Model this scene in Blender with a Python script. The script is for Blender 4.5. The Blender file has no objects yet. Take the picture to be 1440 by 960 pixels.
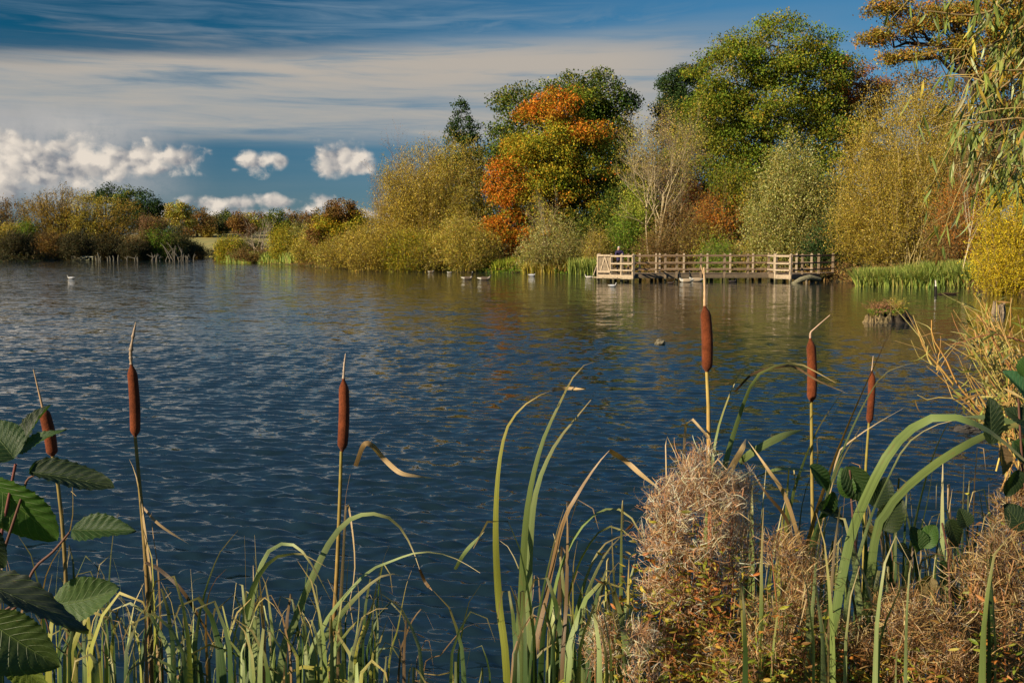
STR=0.1
SKYMUL=(0.1,0.1,0.1)
SKYGAM=1.0
WAVE=1.3; BUMP1=0.42; BUMP2=0.42; BUMP3=0.42
import bpy, math, random
import numpy as np
from mathutils import Vector, Matrix
rng = np.random.default_rng(7)
random.seed(7)
scene = bpy.context.scene
COL = scene.collection
R = math.radians

# ------------------------------------------------------------------ camera
EYE = 2.3
PITCH = math.atan(134.0/1440.0)
CP, SP = math.cos(PITCH), math.sin(PITCH)
def P(px, py, D):
    """world point seen at photograph pixel (px,py), D metres ahead"""
    xc = (px-720.0)/1440.0; yc = (480.0-py)/1440.0
    y = CP + yc*SP; z = -SP + yc*CP
    k = D/y
    return np.array([xc*k, D, EYE+z*k])
def G(px, py, z0=0.0):
    xc = (px-720.0)/1440.0; yc = (480.0-py)/1440.0
    y = CP + yc*SP; z = -SP + yc*CP
    k = (z0-EYE)/z
    return np.array([xc*k, y*k, z0])

# ------------------------------------------------------------------ objects
def tag(o, label=None, cat=None, group=None, kind=None):
    if label: o["label"] = label
    if cat: o["category"] = cat
    if group: o["group"] = group
    if kind: o["kind"] = kind
    return o
def empty(name, loc, label=None, cat=None, group=None, kind=None):
    o = bpy.data.objects.new(name, None)
    o.location = (float(loc[0]), float(loc[1]), float(loc[2]))
    o.empty_display_size = 0.3
    COL.objects.link(o)
    return tag(o, label, cat, group, kind)
def link_mesh(name, me, mat, parent=None):
    o = bpy.data.objects.new(name, me)
    COL.objects.link(o)
    if mat is not None and len(me.materials) == 0:
        me.materials.append(mat)
    if parent is not None:
        o.parent = parent
    return o
def mesh(name, verts, faces, mat, parent=None, fcol=None, vcol=None, uv=None, smooth=False, origin=None):
    """verts (N,3) world, faces (M,k) array; verts are re-centred on origin (the parent's place)"""
    verts = np.asarray(verts, dtype=np.float32)
    if parent is not None:
        org = np.array(parent.location, dtype=np.float32)
        if parent.parent is not None: org = org + np.array(parent.parent.location, dtype=np.float32)
    elif origin is not None:
        org = np.array(origin, dtype=np.float32)
    else:
        org = np.zeros(3, dtype=np.float32)
    v = verts-org
    faces = np.asarray(faces, dtype=np.int32)
    me = bpy.data.meshes.new(name)
    M, k = faces.shape
    me.vertices.add(len(v)); me.vertices.foreach_set("co", v.ravel())
    me.loops.add(M*k); me.loops.foreach_set("vertex_index", faces.ravel())
    me.polygons.add(M)
    me.polygons.foreach_set("loop_start", np.arange(M, dtype=np.int32)*k)
    if fcol is not None:
        a = me.attributes.new("tone", 'FLOAT_COLOR', 'FACE')
        c = np.ones((M, 4), dtype=np.float32); c[:, :3] = fcol
        a.data.foreach_set("color", c.ravel())
    if vcol is not None:
        a = me.attributes.new("tone", 'FLOAT_COLOR', 'POINT')
        c = np.ones((len(v), 4), dtype=np.float32); c[:, :3] = vcol
        a.data.foreach_set("color", c.ravel())
    if uv is not None:
        l = me.uv_layers.new(name="UVMap")
        l.data.foreach_set("uv", np.asarray(uv, dtype=np.float32)[faces.ravel()].ravel())
    me.update(calc_edges=True)
    me.polygons.foreach_set("use_smooth", np.full(M, smooth, dtype=bool))
    o = link_mesh(name, me, mat, parent)
    if parent is None and origin is not None:
        o.location = tuple(float(q) for q in org)
    return o

class MB:
    """collects quads/tris (tris stored as degenerate-free separate list) into one mesh"""
    def __init__(s): s.v=[]; s.f=[]; s.c=[]; s.n=0
    def add(s, v, f, c=None):
        v=np.asarray(v,dtype=float); f=np.asarray(f,dtype=int)
        s.v.append(v); s.f.append(f+s.n); s.n+=len(v)
        s.c.append(np.tile(np.array(c if c is not None else (1,1,1),dtype=float),(len(f),1)) if np.ndim(c)<2 else np.asarray(c))
    def box(s, c, size, rz=0.0, col=None, jit=0.0):
        x,y,z=[q/2 for q in size]
        v=np.array([[-x,-y,-z],[x,-y,-z],[x,y,-z],[-x,y,-z],[-x,-y,z],[x,-y,z],[x,y,z],[-x,y,z]])
        if jit: v=v+rng.normal(0,jit,v.shape)
        ca,sa=math.cos(rz),math.sin(rz)
        v=v@np.array([[ca,sa,0],[-sa,ca,0],[0,0,1]])+np.asarray(c,dtype=float)
        s.add(v,[[0,3,2,1],[4,5,6,7],[0,1,5,4],[1,2,6,5],[2,3,7,6],[3,0,4,7]],col)
    def beam(s, a, b, w, h, col=None):
        """rectangular bar a->b, width w (horizontal across), height h"""
        a=np.asarray(a,float); b=np.asarray(b,float); t=b-a; L=np.linalg.norm(t); t/=L
        up=np.array([0,0,1.0]) if abs(t[2])<0.95 else np.array([0,1.0,0])
        sd=np.cross(t,up); sd/=np.linalg.norm(sd); u=np.cross(sd,t)
        o=[sd*w/2*i+u*h/2*j for i,j in ((-1,-1),(1,-1),(1,1),(-1,1))]
        v=[a+q for q in o]+[b+q for q in o]
        s.add(v,[[3,2,1,0],[4,5,6,7],[0,1,5,4],[1,2,6,5],[2,3,7,6],[3,0,4,7]],col)
    def tube(s, pts, rad, sides=5, col=None, cap=True):
        v,f=tube_np(pts,rad,sides)
        s.add(v,f,col)
    def build(s, name, mat, parent=None, smooth=False, origin=None, bevel=0.0):
        o=mesh(name,np.concatenate(s.v),np.concatenate(s.f),mat,parent,fcol=np.concatenate(s.c),smooth=smooth,origin=origin)
        if bevel:
            m=o.modifiers.new("b",'BEVEL'); m.width=bevel; m.segments=1
        return o

def tube_np(pts, rad, sides=5):
    pts=np.asarray(pts,float); n=len(pts); rad=np.broadcast_to(np.asarray(rad,float),(n,))
    t=np.gradient(pts,axis=0); t/=np.linalg.norm(t,axis=1)[:,None]+1e-9
    ref=np.array([0.13,0.31,0.94]) if abs(t[0][2])<0.9 else np.array([0.95,0.2,0.1])
    a=np.cross(t,ref); a/=np.linalg.norm(a,axis=1)[:,None]+1e-9
    b=np.cross(t,a)
    ang=np.arange(sides)*2*math.pi/sides
    v=pts[:,None,:]+rad[:,None,None]*(np.cos(ang)[None,:,None]*a[:,None,:]+np.sin(ang)[None,:,None]*b[:,None,:])
    v=v.reshape(-1,3)
    i=np.arange(n-1)[:,None]*sides; j=np.arange(sides)[None,:]; j2=(j+1)%sides
    f=np.stack([i+j,i+j2,i+sides+j2,i+sides+j],-1).reshape(-1,4)
    return v,f
def tubes_batch(paths, rads, sides=3):
    """paths (K,n,3), rads (K,n) -> verts, faces, vectorised"""
    K,n,_=paths.shape
    t=np.gradient(paths,axis=1); t/=np.linalg.norm(t,axis=2,keepdims=True)+1e-9
    ref=np.array([0.31,0.9,0.2]); a=np.cross(t,ref); a/=np.linalg.norm(a,axis=2,keepdims=True)+1e-9
    b=np.cross(t,a); ang=np.arange(sides)*2*math.pi/sides
    v=paths[:,:,None,:]+rads[:,:,None,None]*(np.cos(ang)[:,None]*a[:,:,None,:]+np.sin(ang)[:,None]*b[:,:,None,:])
    v=v.reshape(-1,3)
    base=(np.arange(K)*n*sides)[:,None,None]; i=(np.arange(n-1)*sides)[None,:,None]; j=np.arange(sides)[None,None,:]; j2=(j+1)%sides
    f=np.stack([base+i+j,base+i+j2,base+i+sides+j2,base+i+sides+j],-1).reshape(-1,4)
    return v,f
def unit(v): return v/(np.linalg.norm(v,axis=-1,keepdims=True)+1e-9)
def rand_dir(n): return unit(rng.normal(size=(n,3)))
def leaf_quads(c, size, aspect, axis=None, droop=0.0, spread=1.0):
    """kite shaped leaves at centres c"""
    n=len(c); size=np.broadcast_to(size,(n,))
    a=rand_dir(n)
    if axis is not None: a=unit(axis+a*spread)
    a[:,2]-=droop; a=unit(a)
    b=unit(np.cross(a,rand_dir(n)))
    L=size[:,None]*0.5; W=L*aspect
    v=np.stack([c-a*L, c-a*L*0.1+b*W, c+a*L, c-a*L*0.1-b*W],1).reshape(-1,3)
    f=np.arange(4*n).reshape(n,4)
    return v,f
def pick(pal, n, bias=None):
    """palette: list of (r,g,b,weight)"""
    p=np.array(pal,float); w=p[:,3]/p[:,3].sum()
    idx=rng.choice(len(p),n,p=w)
    c=p[idx,:3]*rng.uniform(0.84,1.16,(n,1))*(1+rng.normal(0,0.05,(n,3)))
    return np.clip(c*1.45*np.array([1.0,0.96,0.9]),0.004,0.85)

# ------------------------------------------------------------------ node helpers
class NT:
    def __init__(s, tree): s.t=tree; s.n=tree.nodes; s.l=tree.links
    def new(s, typ, **kw):
        nd=s.n.new(typ)
        for k,v in kw.items():
            if hasattr(nd,k) and k not in ('Scale',): setattr(nd,k,v)
        return nd
    def put(s, nd, sock, val):
        if hasattr(val,'is_output'): s.l.new(val, nd.inputs[sock])
        else: nd.inputs[sock].default_value=val
    def m(s, op, a, b=0.0, c=0.0, clamp=False):
        nd=s.n.new('ShaderNodeMath'); nd.operation=op; nd.use_clamp=clamp
        s.put(nd,0,a); s.put(nd,1,b)
        if op in('MULTIPLY_ADD','SMOOTH_MAX','SMOOTH_MIN','COMPARE'): s.put(nd,2,c)
        return nd.outputs[0]
    def vm(s, op, a, b=(0,0,0), scale=None):
        nd=s.n.new('ShaderNodeVectorMath'); nd.operation=op
        s.put(nd,0,a)
        if op not in('NORMALIZE','LENGTH','SCALE'): s.put(nd,1,b)
        if scale is not None: s.put(nd,'Scale',scale)
        return nd.outputs['Value'] if op in('LENGTH','DOT_PRODUCT','DISTANCE') else nd.outputs[0]
    def ss(s, x, lo, hi, a=0.0, b=1.0):
        nd=s.n.new('ShaderNodeMapRange'); nd.interpolation_type='SMOOTHSTEP'
        s.put(nd,0,x); s.put(nd,1,lo); s.put(nd,2,hi); s.put(nd,3,a); s.put(nd,4,b)
        return nd.outputs[0]
    def lin(s, x, lo, hi, a=0.0, b=1.0):
        nd=s.n.new('ShaderNodeMapRange')
        s.put(nd,0,x); s.put(nd,1,lo); s.put(nd,2,hi); s.put(nd,3,a); s.put(nd,4,b)
        return nd.outputs[0]
    def noise(s, vec, scale=1.0, detail=4.0, rough=0.5, dist=0.0, out=0, lac=2.0):
        nd=s.n.new('ShaderNodeTexNoise')
        if vec is not None: s.l.new(vec,nd.inputs['Vector'])
        s.put(nd,'Scale',scale); s.put(nd,'Detail',detail); s.put(nd,'Roughness',rough); s.put(nd,'Distortion',dist); s.put(nd,'Lacunarity',lac)
        return nd.outputs[out]
    def comb(s, x, y, z):
        nd=s.n.new('ShaderNodeCombineXYZ'); s.put(nd,0,x); s.put(nd,1,y); s.put(nd,2,z); return nd.outputs[0]
    def mix(s, fac, a, b, mode='MIX'):
        nd=s.n.new('ShaderNodeMix'); nd.data_type='RGBA'; nd.blend_type=mode
        s.put(nd,0,fac)
        for i,v in ((6,a),(7,b)):
            if hasattr(v,'is_output'): s.l.new(v,nd.inputs[i])
            else: nd.inputs[i].default_value=(*v,1) if len(v)==3 else v
        return nd.outputs[2]
def material(name, **pr):
    m=bpy.data.materials.new(name); m.use_nodes=True
    nt=NT(m.node_tree); b=m.node_tree.nodes['Principled BSDF']
    for k,v in pr.items():
        k2={'base':'Base Color','rough':'Roughness','spec':'Specular IOR Level','ior':'IOR','metal':'Metallic'}[k]
        b.inputs[k2].default_value=(*v,1) if isinstance(v,tuple) else v
    return m,nt,b
def attr_mat(name, rough=0.6, spec=0.25, trans=0.0, tcol=(1,1,1), noise_scale=None, noise_amt=0.3, bump=None):
    """material whose colour is the mesh's own 'tone' attribute, with optional mottling and translucency"""
    m,nt,b=material(name,rough=rough,spec=spec)
    a=nt.n.new('ShaderNodeAttribute'); a.attribute_name='tone'
    col=a.outputs['Color']
    if noise_scale:
        tc=nt.n.new('ShaderNodeTexCoord')
        n=nt.noise(tc.outputs['Object'],noise_scale,5,0.6)
        f=nt.lin(n,0.25,0.75,1-noise_amt,1+noise_amt)
        col=nt.vm('MULTIPLY',col,nt.comb(f,f,f))
    nt.l.new(col,b.inputs['Base Color'])
    if bump:
        tc=nt.n.new('ShaderNodeTexCoord')
        bn=nt.n.new('ShaderNodeBump'); bn.inputs['Strength'].default_value=bump[1]; bn.inputs['Distance'].default_value=bump[2]
        nt.l.new(nt.noise(tc.outputs['Object'],bump[0],5,0.65),bn.inputs['Height']); nt.l.new(bn.outputs[0],b.inputs['Normal'])
    if trans>0:
        tr=nt.n.new('ShaderNodeBsdfTranslucent'); mx=nt.n.new('ShaderNodeMixShader')
        tcn=nt.vm('MULTIPLY',col,tcol)
        nt.l.new(tcn,tr.inputs[0]); mx.inputs[0].default_value=trans
        out=m.node_tree.nodes['Material Output']
        nt.l.new(b.outputs[0],mx.inputs[1]); nt.l.new(tr.outputs[0],mx.inputs[2]); nt.l.new(mx.outputs[0],out.inputs[0])
    return m
M={}
M['foliage']=attr_mat('foliage',0.7,0.07,0.26,(1.3,1.2,0.5))
M['bark']=attr_mat('bark',0.85,0.1,noise_scale=3.0,noise_amt=0.35)
def stain(m):
    nt=NT(m.node_tree); b=m.node_tree.nodes['Principled BSDF']; src=b.inputs['Base Color'].links[0].from_socket
    tc=nt.n.new('ShaderNodeTexCoord'); sp=nt.n.new('ShaderNodeSeparateXYZ'); nt.l.new(tc.outputs['Object'],sp.inputs[0])
    n=nt.noise(tc.outputs['Object'],5.0,4,0.6); z=nt.m('ADD',sp.outputs[2],nt.m('MULTIPLY',nt.m('SUBTRACT',n,0.5),0.5))
    c=nt.mix(nt.ss(z,0.12,0.34,0.85,0.0),src,(0.045,0.05,0.02)); c=nt.mix(nt.ss(n,0.52,0.72,0,0.45),c,(0.09,0.085,0.05)); nt.l.new(c,b.inputs['Base Color'])
M['timber']=attr_mat('weathered_timber',0.8,0.15,noise_scale=6.0,noise_amt=0.25)
stain(M['timber'])
# ------------------------------------------------------------------ camera, light, render settings
cam=bpy.data.cameras.new('camera'); camo=bpy.data.objects.new('camera',cam); COL.objects.link(camo)
cam.lens=36; cam.sensor_width=36; cam.clip_start=0.05; cam.clip_end=12000
camo.location=(0,0,EYE); camo.rotation_euler=(math.pi/2-PITCH,0,0)
scene.camera=camo
SUN_EL=R(24); sd=np.array([-0.84,-0.54]); sd/=np.linalg.norm(sd)
SUN=np.array([sd[0]*math.cos(SUN_EL),sd[1]*math.cos(SUN_EL),math.sin(SUN_EL)])
sl=bpy.data.lights.new('sun','SUN'); sl.energy=5.0; sl.angle=R(0.5); sl.color=(1.0,0.85,0.62)
so=bpy.data.objects.new('sun',sl); COL.objects.link(so); so.location=(-30,-20,40)
so.rotation_euler=Vector(SUN).to_track_quat('Z','Y').to_euler()
scene.view_settings.view_transform='Standard'; scene.view_settings.look='None'
scene.view_settings.gamma=1.0; scene.view_settings.exposure=0.85
cy=scene.cycles
cy.max_bounces=6; cy.diffuse_bounces=2; cy.glossy_bounces=3; cy.transmission_bounces=4; cy.transparent_max_bounces=4
cy.use_adaptive_sampling=True; cy.adaptive_threshold=0.015
cy.caustics_reflective=False; cy.caustics_refractive=False

w=bpy.data.worlds.new("World"); scene.world=w; w.use_nodes=True
nt=NT(w.node_tree); bg=w.node_tree.nodes['Background']
sky=nt.n.new('ShaderNodeTexSky'); sky.sky_type='NISHITA'; sky.sun_disc=False
sky.sun_elevation=SUN_EL; sky.sun_rotation=math.atan2(SUN[0],SUN[1])
sky.air_density=1.0; sky.dust_density=0.2; sky.ozone_density=2.0; sky.altitude=0
tc=nt.n.new('ShaderNodeTexCoord'); d=nt.vm('NORMALIZE',tc.outputs['Generated'])
sp=nt.n.new('ShaderNodeSeparateXYZ'); nt.l.new(d,sp.inputs[0])
az=nt.m('ARCTAN2',sp.outputs[0],sp.outputs[1]); el=nt.m('ARCSINE',sp.outputs[2])
# deepen the blue as a polarised autumn sky
skyc=nt.vm('MULTIPLY',sky.outputs[0],(SKYMUL))
gm=nt.n.new('ShaderNodeGamma'); nt.l.new(skyc,gm.inputs[0]); gm.inputs[1].default_value=SKYGAM
skyc=nt.vm('MULTIPLY',gm.outputs[0],(1/STR,)*3)
e1=nt.ss(el,0.0,0.20); a1=nt.ss(az,-0.45,0.25)
grade=nt.mix(e1,nt.mix(a1,(0.13,0.21,0.33),(0.17,0.26,0.39)),nt.mix(a1,(0.012,0.18,0.26),(0.15,0.38,0.50)))
grade=nt.mix(nt.ss(el,0.25,0.8),grade,(0.28,0.66,1.05))
skyc=nt.vm('MULTIPLY',skyc,grade)
# --- high streaky cloud sheet
uv=nt.comb(az,el,0.0)
warp=nt.noise(nt.vm('MULTIPLY',uv,(3.0,9.0,1)),1.0,3,0.5,out=1)
uvw=nt.vm('ADD',uv,nt.vm('MULTIPLY',nt.vm('SUBTRACT',warp,(0.5,0.5,0.5)),(0.06,0.012,0)))
s1=nt.noise(nt.vm('MULTIPLY',uvw,(2.2,22.0,1)),1.0,7,0.58)
s2=nt.noise(nt.vm('ADD',nt.vm('MULTIPLY',uvw,(6.0,75.0,1)),(4.3,1.7,0)),1.0,6,0.60,0.5)
s3=nt.noise(nt.vm('ADD',nt.vm('MULTIPLY',uvw,(14.0,34.0,1)),(1.3,9.7,0)),1.0,5,0.62,0.9)
# the band tilts: its lower and upper edges rise to the left
tilt=nt.m('MULTIPLY_ADD',nt.m('ADD',az,0.1),-0.07,el)
tilt=nt.m('ADD',tilt,nt.m('MULTIPLY',nt.m('SUBTRACT',s1,0.5),0.05))
lo=nt.ss(el,0.088,0.110); hi=nt.ss(tilt,0.174,0.202,1,0)
fade=nt.ss(az,0.08,0.36,1,0.10)
band=nt.m('MULTIPLY',nt.m('MULTIPLY',lo,hi),fade)
tex=nt.m('ADD',nt.m('MULTIPLY',s1,0.55),nt.m('MULTIPLY',s2,0.45))
bandA=nt.m('MULTIPLY',band,nt.ss(tex,0.26,0.50,0.35,1.0))
# upper wisps, left part
wl=nt.m('MULTIPLY',nt.ss(el,0.165,0.20),nt.ss(az,-0.02,0.16,1,0.0))
wispA=nt.m('MULTIPLY',nt.m('MULTIPLY',wl,nt.ss(s2,0.34,0.72)),nt.ss(s1,0.30,0.60,0.3,0.7))
w2=nt.m('MULTIPLY',nt.m('MULTIPLY',nt.ss(az,-0.16,0.0),nt.ss(az,0.14,0.24,1,0)),nt.m('MULTIPLY',nt.ss(el,0.155,0.19),nt.ss(el,0.20,0.235,1,0)))
wispB=nt.m('MULTIPLY',w2,nt.ss(s3,0.38,0.66,0.0,0.6))
# thin veil over the rest
veil=nt.m('MULTIPLY',nt.ss(s1,0.35,0.75),0.12)
highmask=nt.ss(el,0.26,0.5,0,1)
cir=nt.m('MULTIPLY',highmask,nt.ss(s3,0.5,0.72,0,0.35))
A=nt.m('MAXIMUM',nt.m('MAXIMUM',bandA,wispA),nt.m('MAXIMUM',nt.m('MAXIMUM',wispB,cir),veil),clamp=True)
ccol=nt.mix(nt.ss(tex,0.35,0.62),(0.19,0.24,0.28),(0.34,0.32,0.29))
ccol=nt.mix(nt.m('MULTIPLY',nt.ss(el,0.135,0.165),nt.ss(tex,0.4,0.55)),ccol,(0.36,0.325,0.285))
ccol=nt.mix(nt.ss(el,0.175,0.205),ccol,(0.15,0.22,0.29))
skyd=nt.mix(A,skyc,nt.vm('SCALE',ccol,scale=0.92/STR))
# --- cumulus: (px,py,rx,ry) of each puff
CUM=[(482,226,46,24),(455,238,26,13),(508,236,28,14),(360,232,34,15),(398,230,20,13),(335,240,20,8),
     (262,228,38,19),(205,226,40,22),(232,240,60,12),(160,234,36,22),(112,236,40,28),(60,232,60,34),(8,226,46,42),(98,208,42,20),(0,205,50,26),(140,248,60,8),
     (30,266,60,8),(60,258,40,8),(5,275,34,14),
     (293,288,34,12),(345,286,36,13),(398,285,34,12),(462,286,24,13),(240,300,50,12),(430,300,60,12),(330,300,80,12),(520,300,50,12),(-60,230,60,35),(-140,225,60,28),(-230,235,70,30)]
fld=None
for (x,y,rx,ry) in CUM:
    u0=math.atan((x-720)/1440); w0=(346-y)/1440*math.cos(u0)
    q=nt.vm('SUBTRACT',uv,(u0,w0,0)); q=nt.vm('MULTIPLY',q,(1440/rx*0.76,1440/ry*0.78,0))
    l=nt.m('SUBTRACT',1.0,nt.vm('LENGTH',q)); l=nt.m('MULTIPLY',l,(ry/22.0)**0.5)
    fld=l if fld is None else nt.m('SMOOTH_MAX',fld,l,0.12)
def billow(vec):
    vo=nt.n.new('ShaderNodeTexVoronoi'); vo.voronoi_dimensions='2D'; vo.feature='SMOOTH_F1'
    nt.l.new(vec,vo.inputs['Vector']); vo.inputs['Scale'].default_value=34.0; vo.inputs['Detail'].default_value=2.0
    vo.inputs['Roughness'].default_value=0.5; vo.inputs['Smoothness'].default_value=0.7
    return nt.m('SUBTRACT',1.0,vo.outputs['Distance'])
wv=nt.noise(uv,30.0,5,0.65,out=1)
uvc=nt.vm('ADD',nt.vm('MULTIPLY',uv,(1,1.2,1)),nt.vm('SCALE',nt.vm('SUBTRACT',wv,(0.5,0.5,0.5)),scale=0.030))
b0=billow(uvc); b1=billow(nt.vm('ADD',uvc,(-0.006,0.007,0)))
fine=nt.noise(uv,60.0,6,0.66)
dens=nt.m('ADD',fld,nt.m('MULTIPLY',nt.m('SUBTRACT',b0,0.60),0.65))
dens=nt.m('ADD',dens,nt.m('MULTIPLY',nt.m('SUBTRACT',fine,0.5),0.55))
CA=nt.ss(dens,-0.04,0.46)
lit=nt.m('MULTIPLY_ADD',nt.m('SUBTRACT',b0,b1),1.3,0.58)
lit=nt.m('ADD',lit,nt.m('MULTIPLY',nt.m('SUBTRACT',fine,0.5),0.9))
soft=nt.noise(uv,22.0,3,0.5)
lit=nt.m('ADD',lit,nt.m('MULTIPLY',nt.m('SUBTRACT',soft,0.5),1.9),clamp=True)
cc=nt.mix(lit,(0.17,0.18,0.20),(0.56,0.50,0.43))
greyA=nt.m('MULTIPLY',nt.m('MULTIPLY',nt.ss(az,-0.40,-0.27,1,0),nt.ss(el,0.02,0.055)),nt.m('MULTIPLY',nt.ss(el,0.105,0.135,1,0),nt.ss(fine,0.25,0.6,0.5,0.95)))
skyg=nt.mix(greyA,skyd,nt.vm('SCALE',nt.mix(soft,(0.22,0.235,0.26),(0.40,0.38,0.35)),scale=1/STR))
front=nt.mix(CA,skyg,nt.vm('SCALE',cc,scale=1/STR))
# the cumulus part of the sky is only evaluated where those clouds stand (saves time, changes nothing)
gate=nt.m('MULTIPLY',nt.m('MULTIPLY',nt.m('LESS_THAN',el,0.14),nt.m('GREATER_THAN',el,0.0)),nt.m('LESS_THAN',az,-0.06))
bg2=nt.n.new('ShaderNodeBackground'); mxs=nt.n.new('ShaderNodeMixShader')
nt.l.new(skyd,bg.inputs[0]); bg.inputs[1].default_value=STR*0.78
nt.l.new(front,bg2.inputs[0]); bg2.inputs[1].default_value=STR*0.78
nt.l.new(gate,mxs.inputs[0]); nt.l.new(bg.outputs[0],mxs.inputs[1]); nt.l.new(bg2.outputs[0],mxs.inputs[2])
nt.l.new(mxs.outputs[0],w.node_tree.nodes['World Output'].inputs[0])
w.cycles.sampling_method='MANUAL'; w.cycles.sample_map_resolution=256

# ------------------------------------------------------------------ lake outline and terrain
LAKE=[(-150,-30),(-20,1.0),(-4,3.2),(0,3.5),(2.6,3.6),(6.8,8),(13.5,22),(20.5,36)]
LAKE+=[tuple(G(*q)[:2]) for q in ((1440,415),(1365,405),(1280,403),(1200,398),(1172,395),(1100,390),(1000,387),(840,385.5),(700,383),(600,381),(500,377),(430,374),(400,372),(345,369.5),(302,367.5),(306,363.5),(325,361.3),(268,361),(250,363),(150,365),(60,367),(0,368),(-90,370.5))]
LAKE+=[(-190,120)]
LK=np.array(LAKE)
def lake_sd(x,y):
    """signed distance to the shoreline, positive on land"""
    x=np.asarray(x,float); y=np.asarray(y,float)
    best=np.full(x.shape,1e9); inside=np.zeros(x.shape,bool)
    n=len(LK)
    for i in range(n):
        ax,ay=LK[i]; bx,by=LK[(i+1)%n]; dx,dy=bx-ax,by-ay
        t=np.clip(((x-ax)*dx+(y-ay)*dy)/(dx*dx+dy*dy),0,1)
        best=np.minimum(best,np.hypot(x-ax-t*dx,y-ay-t*dy))
        c=((ay>y)!=(by>y))&(x<(bx-ax)*(y-ay)/(by-ay+1e-12)+ax)
        inside^=c
    return np.where(inside,-best,best)
def wob(x,y): return np.sin(x*0.9+1.3*np.sin(y*0.7))*0.5+np.sin(y*1.3+x*0.4)*0.5
def height(x,y):
    x=np.asarray(x,float); y=np.asarray(y,float)
    s=lake_sd(x,y)
    far=np.clip((np.hypot(x,y)-20)/40,0,1)
    land=0.38*(1-np.exp(-np.maximum(s,0)/1.2))+0.022*np.clip(s,0,400)+0.12*wob(x*0.3,y*0.3)*np.clip(s/5,0,1)*far
    land=land+4.6*np.exp(-(((x+78)/42)**2+((y-290)/50)**2))*np.clip(s/20,0,1)+0.35*np.clip(s/3,0,1)*(1-far)
    return np.where(s>0,land,np.maximum(s*0.35,-1.5))-0.03
def gz(x,y): return float(height(np.array([x]),np.array([y]))[0])
def ring_grid(radii, angs):
    rr,aa=np.meshgrid(radii,angs,indexing='ij')
    return rr*np.sin(aa), rr*np.cos(aa)
def grid_faces(n,m):
    i=np.arange(n-1)[:,None]*m; j=np.arange(m-1)[None,:]
    return np.stack([i+j,i+j+1,i+m+j+1,i+m+j],-1).reshape(-1,4)[:,::-1]
rad=np.concatenate([[0.02],np.geomspace(0.5,20,60)[:-1],np.geomspace(20,420,330)[:-1],np.geomspace(420,6000,30)])
ang=np.concatenate([np.linspace(-math.pi,-0.62,60)[:-1],np.linspace(-0.62,0.62,380)[:-1],np.linspace(0.62,math.pi,60)])
x,y=ring_grid(rad,ang); x=x.ravel(); y=y.ravel(); z=height(x,y)
m,nt,b=material('bank_soil',rough=0.95,spec=0.1)
tcn=nt.n.new('ShaderNodeTexCoord'); o_=tcn.outputs['Object']
n1=nt.noise(o_,0.35,6,0.65); n2=nt.noise(o_,4.0,5,0.7)
c=nt.mix(nt.ss(n2,0.35,0.65),(0.035,0.024,0.012),(0.11,0.075,0.035))
c=nt.mix(nt.ss(n1,0.42,0.60),c,(0.07,0.085,0.022))
# pale autumn meadow on the far rise
sx=nt.n.new('ShaderNodeSeparateXYZ'); nt.l.new(o_,sx.inputs[0])
far=nt.ss(sx.outputs[1],212,222)
c=nt.mix(far,c,nt.mix(nt.ss(n1,0.4,0.6),(0.30,0.25,0.09),(0.22,0.21,0.08)))
nt.l.new(c,b.inputs['Base Color'])
tag(mesh('ground',np.stack([x,y,z],1),grid_faces(len(rad),len(ang)),m,smooth=True),
    'brown earth lake bank under the trees rising to pale meadow','ground',kind='structure')

# ------------------------------------------------------------------ water with real wavelets
rad=np.concatenate([np.geomspace(2.6,60,int(math.log(60/2.6)/0.0029)),np.geomspace(60,330,190)[1:]])
ang=np.concatenate([np.linspace(-1.45,-0.60,40)[:-1],np.linspace(-0.60,0.60,620)[:-1],np.linspace(0.60,1.2,24)])
x,y=ring_grid(rad,ang); sh=x.shape; x=x.ravel(); y=y.ravel(); r=np.hypot(x,y)
z=np.zeros_like(x); cell=r*0.0031
K=180
lam=np.exp(rng.uniform(math.log(0.045),math.log(0.34),K)); th=R(255)+rng.normal(0,0.36,K); ph=rng.uniform(0,6.283,K)
lam[:6]=rng.uniform(0.34,0.6,6)
for i in range(K):
    k=2*math.pi/lam[i]; a=WAVE*lam[i]*(0.0046 if lam[i]<0.33 else 0.0036 if lam[i]<0.6 else 0.0026)
    f_=np.clip((lam[i]/cell-2.4)/2.2,0,1)
    z+=a*f_*np.sin(k*(x*math.cos(th[i])+y*math.sin(th[i]))+ph[i])
# gusts: patches of livelier and calmer water
gust=0.75+0.5*(0.5+0.5*np.sin(x*0.23+1.7*np.sin(y*0.11))*np.sin(y*0.31+1.1*np.sin(x*0.17)))
z*=gust
# the sheltered right-hand end by the stumps lies calmer
shel=1-0.5*np.clip((x/np.maximum(y,1)-0.0)/0.25,0,1)*np.clip((y-10)/12,0,1)
z*=shel
m,nt,b=material('lake_water',base=(0.006,0.015,0.019),rough=0.045,ior=1.45)
tcn=nt.n.new('ShaderNodeTexCoord'); o_=tcn.outputs['Object']
mp=nt.n.new('ShaderNodeMapping'); nt.l.new(o_,mp.inputs[0]); mp.inputs['Rotation'].default_value=(0,0,R(-12)); mp.inputs['Scale'].default_value=(0.42,1,1)
v1=nt.noise(mp.outputs[0],13.0,3,0.55,out=1); iso=nt.vm('MULTIPLY',mp.outputs[0],(1.15,1,1)); v2=nt.noise(iso,6.5,3,0.6,out=1); 
g=nt.n.new('ShaderNodeNewGeometry')
v3=nt.noise(nt.vm('ADD',iso,(7,3,0)),2.0,3,0.6,out=1)
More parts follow.
